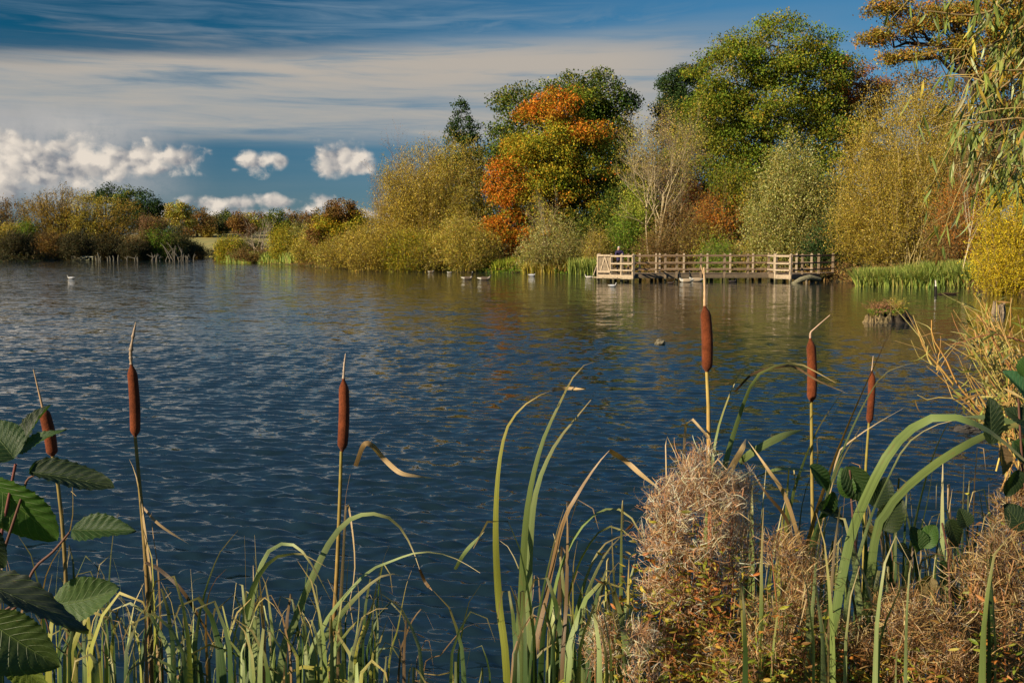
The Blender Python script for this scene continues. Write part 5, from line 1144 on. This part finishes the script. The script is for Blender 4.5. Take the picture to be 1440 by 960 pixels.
clump('broad blades rising between the ragged shoot and the golden shallows',1250,2.1,9,720,40,['gl','g','ro'],(10,17),0.8)
clump('broad blades under the crossing flat blades',1350,2.1,9,720,45,['gl','g','t'],(10,17),0.8)
clump('green reed blades standing in front of the saddle between the two fluffy plants',1070,1.68,8,770,22,['gl','g','gy'],(9,15),0.3)
clump('green and straw blades in front of the low brown willowherb',1165,1.62,9,760,32,['g','gl','t'],(9,16),0.4)
clump('slanting dead stalks and blades in front of the lower right tan heap',1255,1.62,8,790,35,['t','g','b','gl'],(6,13),0.9)
clump('blades poking through the corner willowherb',1410,1.66,7,770,35,['g','gl','t'],(7,13),0.6)
clump('broad sunlit blades arching low between the middle cattail and the tall reed',620,1.95,7,860,50,['gl','g','gy'],(9,15),0.9)
clump('broad sunlit blades in the corner between curved blade and beaded cattail',255,1.9,8,840,35,['gl','g','gy'],(9,15),0.8)
# ------------------------------------------------------------------ willowherb gone to fluff
def strips(c,sdv,w,nn=None,fold=0.0):
    K,n,_=c.shape
    if nn is None: v=np.stack([c-sdv*w[...,None]/2,c+sdv*w[...,None]/2],2)
    else: v=np.stack([c-sdv*w[...,None]/2,c+nn*(w*fold)[...,None],c+sdv*w[...,None]/2],2)
    m=v.shape[2]; v=v.reshape(-1,3); base=(np.arange(K)*n*m)[:,None,None]; i=(np.arange(n-1)*m)[None,:,None]; j=np.arange(m-1)[None,None,:]
    f=np.stack([base+i+j,base+i+j+1,base+i+m+j+1,base+i+m+j],-1).reshape(-1,4); return v,f
def arcs(base,d,length,curl,n=7):
    """curling strands: start, direction, length, total turn"""
    K=len(base); t=np.linspace(0,1,n)[None,:]; ax=unit(np.cross(d,rand_dir(K))); e=np.cross(ax,d)
    a=curl[:,None]*t**1.5; step=(np.cos(a)[...,None]*d[:,None]+np.sin(a)[...,None]*e[:,None])*(length/(n-1))[:,None,None]
    c=base[:,None]+np.concatenate([np.zeros((K,1,3)),np.cumsum(step[:,:-1],axis=1)],1)
    return c,np.broadcast_to(ax[:,None],c.shape)
FL=[(0.66,0.43,0.25,5),(0.52,0.29,0.14,5),(0.76,0.57,0.38,3),(0.24,0.12,0.05,3),(0.70,0.58,0.44,1.5)]
FLB=[(0.44,0.28,0.11,5),(0.27,0.14,0.05,4),(0.60,0.43,0.22,3),(0.11,0.06,0.025,4)]
def pickr(p,n):
    return np.clip(pick(p,n)/np.array([1.45,1.39,1.3]),0.005,0.8)
def herb(label,px,D,blobs,nst,nfl,nlf,fluff=FL,leafpal=None,lower=0.5,seedn=0):
    """blobs (px,py,rx,ry,fluffiness)"""
    root=plant('willowherb',label,'seeding herb',px,D,'willowherb plants gone to seed'); base=np.array(root.location)
    L=[]; 
    for (x,y,rx,ry,fz) in blobs:
        c=P(x,y,D); k=D/1440; L.append((c,np.array([rx*k,0.75*rx*k+0.02,ry*k]),fz))
    # stems
    tg,ix,_=sample_lobes([(a,b,None) for a,b,_ in L],nst,0.5,0.95,0.3); A=base+np.stack([(tg[:,0]-base[0])*0.5+rng.normal(0,.02,nst),(tg[:,1]-base[1])*0.5+rng.normal(0,.02,nst),np.full(nst,-0.03)],1)
    pp=paths_between(A,tg,9,wig=0.015,upfirst=0.2); v,f=tubes_batch(pp,np.linspace(1,.4,9)[None]*rng.uniform(.0014,.003,nst)[:,None],5)
    mesh('stems',v,f,M['husk'],root,fcol=np.repeat(pickr([(0.30,0.12,0.05,3),(0.34,0.19,0.08,3),(0.16,0.08,0.04,2)],nst),len(f)//nst,0),smooth=True)
    # fluff: curled split pods along the stems' upper part and through the head
    wts=np.array([l[2]*l[1][0]*l[1][2] for l in L]); wts/=wts.sum(); li=rng.choice(len(L),nfl,p=wts)
    d0=rand_dir(nfl); r=rng.random(nfl)**0.42; C=np.array([l[0] for l in L])[li]; S=np.array([l[1] for l in L])[li]
    # clumping: pull strands towards tuft centres
    nt_=max(8,nfl//30); tc=C[:nt_]+d0[:nt_]*r[:nt_,None]*S[:nt_]; ti=rng.integers(0,nt_,nfl)
    pos=tc[ti]+rand_dir(nfl)*(rng.random(nfl)**0.7*0.026)[:,None]
    out=unit(pos-(C[:nt_][ti]+[0,0,-0.05])); dd=unit(out*0.5+rand_dir(nfl)*0.8+np.array([0,0,0.35]))
    c,ax=arcs(pos,dd,rng.uniform(0.02,0.062,nfl)*(0.85 if fluff is FL else 1.15),rng.choice([-1,1],nfl)*rng.uniform(1.2,5.5,nfl),9); w=np.linspace(1,0.35,c.shape[1])[None]*rng.uniform(0.0008,0.002,nfl)[:,None]
    v,f=strips(c,ax,w); cc=np.repeat(pickr(fluff,nfl),c.shape[1]-1,0)
    mesh('seed_pods',v,f,M['fluff'],root,fcol=cc,smooth=True)
    # silky hairs
    nh=int(nfl*0.8); ti=rng.integers(0,nt_,nh); pos=tc[ti]+rand_dir(nh)*(rng.random(nh)*0.03)[:,None]; dd=rand_dir(nh)
    c,ax=arcs(pos,dd,rng.uniform(0.008,0.022,nh),rng.normal(0,1.5,nh),4); w=np.full((nh,4),0.00035); v,f=strips(c,ax,w)
    mesh('silk',v,f,M['fluff'],root,fcol=np.repeat(pickr([(0.6,0.52,0.45,3),(0.5,0.38,0.30,3)],nh),3,0))
    # withered leaves
    if nlf:
        nlf=int(nlf*4.2)
        hz=P(px,lower,D)[2]; i=rng.integers(0,nst,nlf*3); t=rng.uniform(1,8,nlf*3); j=np.floor(t).astype(int).clip(0,7); q=pp[i,j]+(pp[i,j+1]-pp[i,j])*(t-j)[:,None]+rng.normal(0,.042,(nlf*3,3)); ok=(q[:,2]<hz+rng.normal(0,.06,len(q)))&(q[:,2]>hz-0.75); q=q[ok][:nlf]; m=len(q)
        a=rng.uniform(0,6.283,m); dd=unit(np.stack([np.cos(a),np.sin(a),rng.uniform(-.5,.6,m)],1)); ln=rng.uniform(.010,.024,m)
        c,ax=arcs(q,dd,ln,rng.normal(0.3,1.1,m),6); prof=np.array([.15,.75,1,.85,.5,.05]); w=prof[None]*(ln*rng.uniform(.2,.36,m))[:,None]
        up=unit(np.cross(ax,dd[:,None])); v,f=strips(c,ax,w,up,0.22); mesh('leaves',v,f,M['smallleaf'],root,fcol=np.repeat(pickr(leafpal or HL,m),10,0),smooth=True)
    return root
HL=[(0.22,0.23,0.02,4),(0.32,0.26,0.03,4),(0.14,0.13,0.02,3),(0.36,0.13,0.03,4),(0.16,0.075,0.025,3),(0.32,0.22,0.06,1)]
HY=[(0.27,0.27,0.025,4),(0.17,0.21,0.02,5),(0.36,0.26,0.04,2),(0.38,0.15,0.03,4),(0.16,0.08,0.025,3),(0.22,0.11,0.03,2)]
herb('tall pinkish tan fluffy willowherb column in front of the tallest cattail',975,1.85,[(985,665,26,24,2.4),(950,705,32,32,2.4),(1003,700,38,34,2.2),(932,765,28,38,2.2),(980,760,46,36,1.4),(925,830,24,40,1.8),(955,850,36,40,0.7),(1010,810,40,40,0.5),(930,900,30,36,1.0),(980,920,50,46,0.4)],70,5200,2400,lower=760)
herb('smaller fluffy willowherb leaning on the right side of the tall column',1035,1.95,[(1035,690,22,22,2),(1040,735,28,36,2),(1045,800,26,40,1),(1050,870,36,50,0.6)],14,1300,420,lower=800)
herb('low brown willowherb with yellow leaves right of the tall column',1120,1.8,[(1100,775,22,16,1.4),(1135,800,26,24,1.3),(1110,840,34,30,1),(1150,870,24,34,0.9),(1120,920,48,40,0.5)],30,1250,1500,fluff=FLB,lower=880,leafpal=HY)
herb('yellow leaved willowherb stump of stems between column and low brown one',1060,1.7,[(1060,900,45,45,0.6),(1020,925,40,40,0.5)],16,500,1300,fluff=FLB,lower=880,leafpal=HY)
herb('small grey tan seed tuft left of the tall fluffy column',855,1.85,[(850,888,16,12,1.5),(845,915,22,15,1.0)],9,420,120,lower=930)
herb('small tan seed tuft at the bottom left foot of the tall fluffy column',905,1.7,[(903,905,14,18,1.2),(900,940,24,18,.8)],9,350,200,lower=930)
herb('tangled tan willowherb with curled pods at the bottom, right of the broad pale blades',1275,1.75,[(1262,860,26,20,1.5),(1285,890,34,26,1.2),(1270,935,45,30,0.7)],22,1200,1000,fluff=FLB,lower=900,leafpal=HY)
herb('low bronze willowherb between the curled tan one and the corner plant',1330,1.72,[(1325,880,24,30,1.3),(1335,925,36,34,0.8)],16,700,1000,fluff=FLB,lower=900,leafpal=HY)
herb('tall tan willowherb with several drooping fluffy arms at the lower right corner',1390,1.8,[(1400,770,24,22,1.8),(1375,815,28,26,1.7),(1418,820,22,36,1.5),(1390,870,38,36,1.2),(1400,930,50,36,0.7)],34,2500,1400,fluff=FLB,lower=870,leafpal=HY)
herb('loose tan willowherb top poking up at the right frame edge',1435,2.0,[(1432,735,20,24,1.3),(1444,700,18,20,1)],12,900,260,fluff=FLB,lower=760)
herb('brown willowherb with yellow green lower leaves at the bottom between broad blades',1205,1.8,[(1205,900,26,30,0.8),(1225,935,45,35,0.5)],16,700,1300,fluff=FLB,lower=930,leafpal=HY)

# ------------------------------------------------------------------ broad toothed alder leaves
def leaf_mat():
    m,nt,b=material('alder_leaf',rough=0.5,spec=0.3)
    a=nt.n.new('ShaderNodeAttribute'); a.attribute_name='tone'; tcu=nt.n.new('ShaderNodeTexCoord')
    sep=nt.n.new('ShaderNodeSeparateXYZ'); nt.l.new(tcu.outputs['UV'],sep.inputs[0])
    au=nt.m('ABSOLUTE',sep.outputs[0])
    vein=nt.m('ABSOLUTE',nt.m('SUBTRACT',nt.m('FRACT',nt.m('MULTIPLY_ADD',nt.m('SUBTRACT',sep.outputs[1],nt.m('MULTIPLY',au,0.32)),9.0,0.5)),0.5))
    v1=nt.ss(vein,0.0,0.07,1,0); v2=nt.ss(au,0.0,0.035,1,0); vv=nt.m('MAXIMUM',v1,v2)
    n=nt.noise(tcu.outputs['UV'],14.0,5,0.65)
    f=nt.lin(n,0.3,0.7,0.75,1.25); col=nt.vm('MULTIPLY',a.outputs['Color'],nt.comb(f,f,f))
    col=nt.mix(nt.m('MULTIPLY',vv,0.45),col,(0.16,0.22,0.06)); col=nt.mix(nt.ss(n,0.60,0.72,0,0.85),col,(0.11,0.06,0.02))
    nt.l.new(col,b.inputs['Base Color'])
    bn=nt.n.new('ShaderNodeBump'); bn.inputs['Strength'].default_value=0.6; bn.inputs['Distance'].default_value=0.002
    nt.l.new(nt.m('ADD',nt.m('MULTIPLY',vv,-0.8),nt.m('MULTIPLY',n,0.5)),bn.inputs['Height']); nt.l.new(bn.outputs[0],b.inputs['Normal'])
    tr=nt.n.new('ShaderNodeBsdfTranslucent'); mx=nt.n.new('ShaderNodeMixShader'); nt.l.new(nt.vm('MULTIPLY',col,(2.2,2.6,0.7)),tr.inputs[0]); mx.inputs[0].default_value=0.3
    nt.l.new(b.outputs[0],mx.inputs[1]); nt.l.new(tr.outputs[0],mx.inputs[2]); nt.l.new(mx.outputs[0],m.node_tree.nodes['Material Output'].inputs[0]); return m
M['alder']=leaf_mat()
def broad_leaf(parent,a,b,wpx,D,nrm,col=(0.035,0.065,0.018),dD=0.0,fold=0.25,droop=0.15,seed=0):
    """a: stalk end, b: tip (photograph px); nrm: which way the upper face looks"""
    A=P(a[0],a[1],D); B=P(b[0],b[1],D+dD); L=np.linalg.norm(B-A); t=(B-A)/L; nrm=np.array(nrm,float); s=unit(np.cross(t,nrm)[None])[0]; nn=np.cross(s,t); W=wpx*D/1440
    nu,nv=37,17; u=np.linspace(0,1,nu)[:,None]; q=np.linspace(-1,1,nv)[None,:]
    asy=1+rng.uniform(-.16,.16)*q; bend_=rng.uniform(-.18,.18); fold=fold*rng.uniform(0.3,2.4); droop=droop*rng.uniform(0.3,2.2); prof=np.sin(np.pi*np.clip(u,0,1)**rng.uniform(0.72,0.95))**rng.uniform(0.5,0.7)*(1-0.12*u)
    teeth=1+0.05*np.abs(((u*18)%1)-0.5)*2*(np.abs(q)>0.95)
    rs=np.random.default_rng(seed); x=q*prof*W/2*teeth*asy+bend_*W*u*(1-u)*2
    pleat=0.018*L*np.cos((u-np.abs(q)*0.16)*2*math.pi*9)*np.abs(q)*prof
    z=np.abs(q)*prof*W/2*fold+pleat-droop*L*(u**2)+0.05*L*np.sin(u*6+rs.uniform(0,6)+q)*q*np.abs(q)
    pts=A+t*(u*L)[...,None]*1.0+s*x[...,None]+nn*z[...,None]
    v=pts.reshape(-1,3); f=grid_faces(nu,nv); uv=np.stack([(q+0*u).ravel(),(u+0*q).ravel()],1)
    return mesh('leaf',v,f,M['alder'],parent,vcol=np.tile(col,(len(v),1))*rs.uniform(0.9,1.1),uv=uv,smooth=True)
TW=(0.10,0.045,0.03)
al=plant('alder_sapling','alder sapling with large dark toothed leaves hanging in from the left edge','sapling',-60,1.25)
GD=(0.014,0.028,0.010); GM=(0.024,0.055,0.012); GG=(0.04,0.09,0.014)
stem(al,[(-60,1000),(-30,880),(-5,790),(8,720),(22,652)],[9,8,7,6,4],1.25,[TW,(0.16,0.05,0.04)],'stem')
stem(al,[(-30,880),(20,855),(48,800),(75,775),(98,748)],[5,5,4,4,3],1.25,[TW],'twig',False); stem(al,[(-15,835),(30,700),(38,675),(48,668)],[5,4,4,3],1.25,[TW],'twig',False); stem(al,[(-40,900),(20,850),(60,865),(70,890)],[4,3.5,3,2],1.25,[TW],'twig',False)
broad_leaf(al,(24,634),(88,598),26,1.24,(0.1,-0.5,0.9),GM,seed=1); broad_leaf(al,(22,640),(52,566),34,1.28,(-0.5,-0.7,0.6),GD,seed=2); broad_leaf(al,(20,645),(-30,590),62,1.22,(0.4,-0.9,0.4),GM,seed=3)
broad_leaf(al,(42,664),(158,674),50,1.22,(0.1,-0.62,0.9),GD,seed=4,droop=0.12); broad_leaf(al,(-18,672),(66,770),78,1.25,(-0.35,-1,0.3),GG,seed=5)
broad_leaf(al,(100,745),(192,748),46,1.2,(0.1,-0.6,0.8),GM,seed=6,droop=-0.05); broad_leaf(al,(-40,812),(128,868),60,1.1,(0.0,-0.4,1),(0.03,0.04,0.025),seed=7,droop=0.1); broad_leaf(al,(74,850),(165,826),64,1.2,(0.1,-0.9,0.5),(0.05,0.085,0.025),seed=8)
broad_leaf(al,(-20,870),(80,940),95,1.05,(-0.2,-1,0.5),(0.04,0.065,0.015),seed=9); broad_leaf(al,(-30,730),(5,800),50,1.15,(0.3,-1,0.3),GD,seed=10); broad_leaf(al,(20,920),(70,990),50,1.15,(-0.6,-0.6,0.8),(0.10,0.13,0.02),seed=11)
sp2=plant('alder_sapling','ragged dark leaved alder shoot behind the broad pale blades','sapling',1210,2.0)
stem(sp2,[(1215,960),(1212,850),(1200,740),(1195,660)],[5,5,4,3],2.0,[TW],'stem')
for k,(a,b,w_,nr,cl) in enumerate([((1138,655),(1172,688),32,(0.3,-0.7,0.6),GM),((1190,655),(1218,705),44,(-0.2,-1,0.2),(0.022,0.045,0.012)),((1228,712),(1250,672),36,(0.2,-1,0.4),GD),((1150,712),(1195,732),32,(0,-0.6,0.8),GD),((1170,690),(1160,735),26,(0.5,-0.8,0.3),GM),((1242,745),(1272,703),44,(0.2,-1,0.2),(0.025,0.04,0.012)),((1215,740),(1235,770),24,(0.6,-.7,.3),(0.16,0.12,0.04)),((1195,700),(1185,660),26,(-.3,-1,.4),GG)]): broad_leaf(sp2,a,b,w_,2.0,nr,cl,seed=20+k)
sp3=plant('alder_sapling','leafy alder shoot just above the tan fluff at the lower right','sapling',1330,1.95)
stem(sp3,[(1340,960),(1335,850),(1335,790),(1325,735)],[5,5,4,3],1.95,[TW],'stem')
for k,(a,b,w_,nr,cl) in enumerate([((1292,775),(1282,740),30,(0.2,-1,0.4),GM),((1298,770),(1316,738),30,(-.2,-1,.3),GG),((1262,765),(1285,785),22,(0,-.6,.8),GD),((1335,730),(1352,770),30,(.2,-1,.3),(0.02,0.035,0.012)),((1320,790),(1342,825),30,(.2,-.8,.5),GM),((1350,790),(1380,800),26,(0,-.5,.9),GD),((1310,810),(1290,840),30,(0.3,-.8,.5),(0.18,0.13,0.05)),((1360,740),(1350,715),26,(0,-1,.3),GD)]): broad_leaf(sp3,a,b,w_,1.95,nr,cl,seed=40+k)
sp4=plant('alder_sapling','dark alder shoot at the right frame edge level with the crossing blades','sapling',1450,1.9)
stem(sp4,[(1462,960),(1458,800),(1440,680),(1432,560)],[6,6,5,3],1.9,[TW],'stem')
for k,(a,b,w_,nr,cl) in enumerate([((1395,625),(1398,560),34,(0.1,-1,0.4),GD),((1450,560),(1418,520),34,(0.2,-1,0.5),(0.035,0.10,0.04)),((1450,600),(1420,572),34,(0.3,-.9,.5),GD),((1425,620),(1450,650),38,(0,-1,.4),GM),((1432,660),(1420,700),34,(.3,-1,.3),GD),((1440,745),(1420,710),38,(0,-1,.3),GD),((1440,530),(1450,500),30,(0,-1,.3),GG),((1408,625),(1412,670),24,(.4,-1,.3),(0.16,0.10,0.05))]): broad_leaf(sp4,a,b,w_,1.9,nr,cl,seed=60+k)

# ------------------------------------------------------------------ osier twigs at the right, hanging willow spray above
def lance(parent,pos,dirs,ln,wd,pal,name='leaves',curl=0.5):
    m=len(pos); c,ax=arcs(pos,dirs,ln,rng.normal(0,curl,m),7); prof=np.array([.1,.6,.95,1,.8,.45,.04]); w=prof[None]*wd[:,None]; up=unit(np.cross(ax,dirs[:,None])); v,f=strips(c,ax,w,up,0.18)
    mesh(name,v,f,M['smallleaf'],parent,fcol=np.repeat(pickr(pal,m),12,0),smooth=True)
WL=[(0.20,0.24,0.05,5),(0.14,0.18,0.035,6),(0.38,0.40,0.20,2),(0.42,0.32,0.04,2),(0.12,0.14,0.03,3),(0.30,0.17,0.04,1)]
os_=plant('osier_bush','sprawling osier with orange yellow twigs reaching over the water at the right edge','shrub',1500,5.2)
D=5.2; lines=[[(1470,680),(1395,565),(1345,535),(1310,512),(1290,500),(1281,478)],[(1340,540),(1325,520),(1300,490),(1290,460),(1285,447)],[(1395,590),(1350,545),(1330,505),(1312,475),(1310,450)],[(1460,640),(1400,600),(1345,552),(1320,528),(1303,515)],[(1420,640),(1385,580),(1360,530),(1345,495),(1338,492)],[(1430,590),(1390,530),(1350,470),(1338,440)],[(1460,620),(1390,598),(1340,560),(1300,562),(1290,555)],[(1450,540),(1400,480),(1360,440)],[(1310,512),(1304,500),(1305,486)],[(1318,520),(1320,500),(1324,492)],[(1440,480),(1400,470),(1370,475),(1350,482),(1335,484)]]
for k in range(46):
    x1=rng.uniform(1340,1460); y1=rng.uniform(415,560); x0=rng.uniform(1400,1540); y0=rng.uniform(620,700); lines.append([(x0,y0),((x0+x1)/2+rng.uniform(-15,25),(y0+y1)/2+rng.uniform(-10,30)),(x1,y1)])
allp=[]
m=MB()
for ln_ in lines:
    dd=D+rng.uniform(-.5,.6); p=catmull([P(a,b_,dd) for a,b_ in ln_],12); allp.append(p); m.tube(p,np.linspace(0.0065,0.0022,12)*rng.uniform(.7,1.15),5,pickr([(0.40,0.22,0.06,3),(0.42,0.32,0.09,3),(0.28,0.12,0.05,2)],1)[0])
for ln_ in range(120):
    p=allp[rng.integers(0,len(allp))]; q=p[rng.integers(3,11)]; d_=unit(np.array([[rng.normal(-.2,.5),rng.normal(0,.4),rng.uniform(.1,1)]]))[0]; L_=rng.uniform(.08,.3); m.tube(catmull([q,q+d_*L_*.5+rng.normal(0,.01,3),q+d_*L_],6),np.linspace(.0026,.0013,6),4,pickr([(0.42,0.26,0.08,3),(0.36,0.3,0.1,2)],1)[0])
m.tube(catmull([np.array(os_.location)-[0,0,.1],P(1500,720,D),P(1475,670,D)],8),np.linspace(.03,.012,8),7,(0.2,0.14,0.08))
for k in range(14): m.tube(catmull([np.array(os_.location)-[rng.normal(0,.05),0,.1],P(1490+rng.uniform(-20,40),740,D),P(rng.uniform(1400,1530),rng.uniform(640,690),D)],8),np.linspace(.016,.006,8),6,(0.3,0.19,0.08))
m.build('stems',M['husk'],os_,smooth=True)
q=np.concatenate([p[4:] for p in allp[5:]]); n=520; i=rng.integers(0,len(q),n); pos=q[i]+rng.normal(0,.02,(n,3)); wgt=(pos[:,0]/pos[:,1]>0.43); pos=pos[wgt|(rng.random(n)<0.12)]; n=len(pos)
lance(os_,pos,unit(rand_dir(n)+np.array([0,0,-.3])),rng.uniform(.06,.13,n),rng.uniform(.008,.014,n),[(0.28,0.27,0.05,4),(0.20,0.22,0.04,4),(0.40,0.34,0.12,2),(0.34,0.20,0.06,3),(0.10,0.11,0.03,2)])
wl=empty('willow_bough',P(1560,-120,3.2),'spray of long narrow willow leaves hanging in from the top right corner','willow bough')
D=3.1; m=MB(); tw=[]
br_=[[(1560,-120),(1470,60),(1400,130),(1352,165)],[(1560,-100),(1480,150),(1420,165),(1355,178)],[(1560,-80),(1490,200),(1430,190),(1385,188)],[(1560,-60),(1480,215),(1440,232),(1365,232)],[(1560,-60),(1500,150),(1450,100),(1370,105)],[(1560,-120),(1450,-20),(1380,20),(1300,15)],[(1560,-120),(1470,10),(1400,60),(1340,85)],[(1560,-120),(1430,-60),(1350,-20),(1295,-8)],[(1560,-110),(1460,30),(1420,90),(1390,130)],[(1560,-130),(1400,-80),(1330,-40)],[(1500,40),(1480,180),(1455,235),(1440,262)]]
for b_ in br_:
    dd=D+rng.uniform(-.4,.5); b2=[P(*b_[0],3.2)]+[P(x,y,dd) for x,y in b_[1:]]; p=catmull(b2,16); tw.append(p); m.tube(p,np.linspace(.008,.0016,16),6,(0.24,0.17,0.07))
base_tw=list(tw)
for k in range(95):
    p=base_tw[rng.integers(0,len(base_tw))]; q=p[rng.integers(6,16)]; d_=unit(np.array([[rng.normal(-.3,.6),rng.normal(0,.5),rng.uniform(-1,.4)]]))[0]; L_=rng.uniform(.08,.3); pp=catmull([q,q+d_*L_*.5,q+d_*L_+[0,0,-.03]],8); tw.append(pp); m.tube(pp,np.linspace(.002,.001,8),4,(0.30,0.22,0.07))
m.build('twigs',M['husk'],wl,smooth=True)
q=np.concatenate([p[7:] if len(p)==16 else p for p in tw]); n=1700; i=rng.integers(0,len(q),n); pos=q[i]+rng.normal(0,.015,(n,3))
ok=(720+1440*pos[:,0]/pos[:,1]>1350)|(rng.random(n)<0.35); pos=pos[ok]; n=len(pos)
lance(wl,pos,unit(rand_dir(n)*0.55+np.array([-.15,0,-1.0])),rng.uniform(.035,.085,n),rng.uniform(.005,.010,n),WL,curl=0.4)
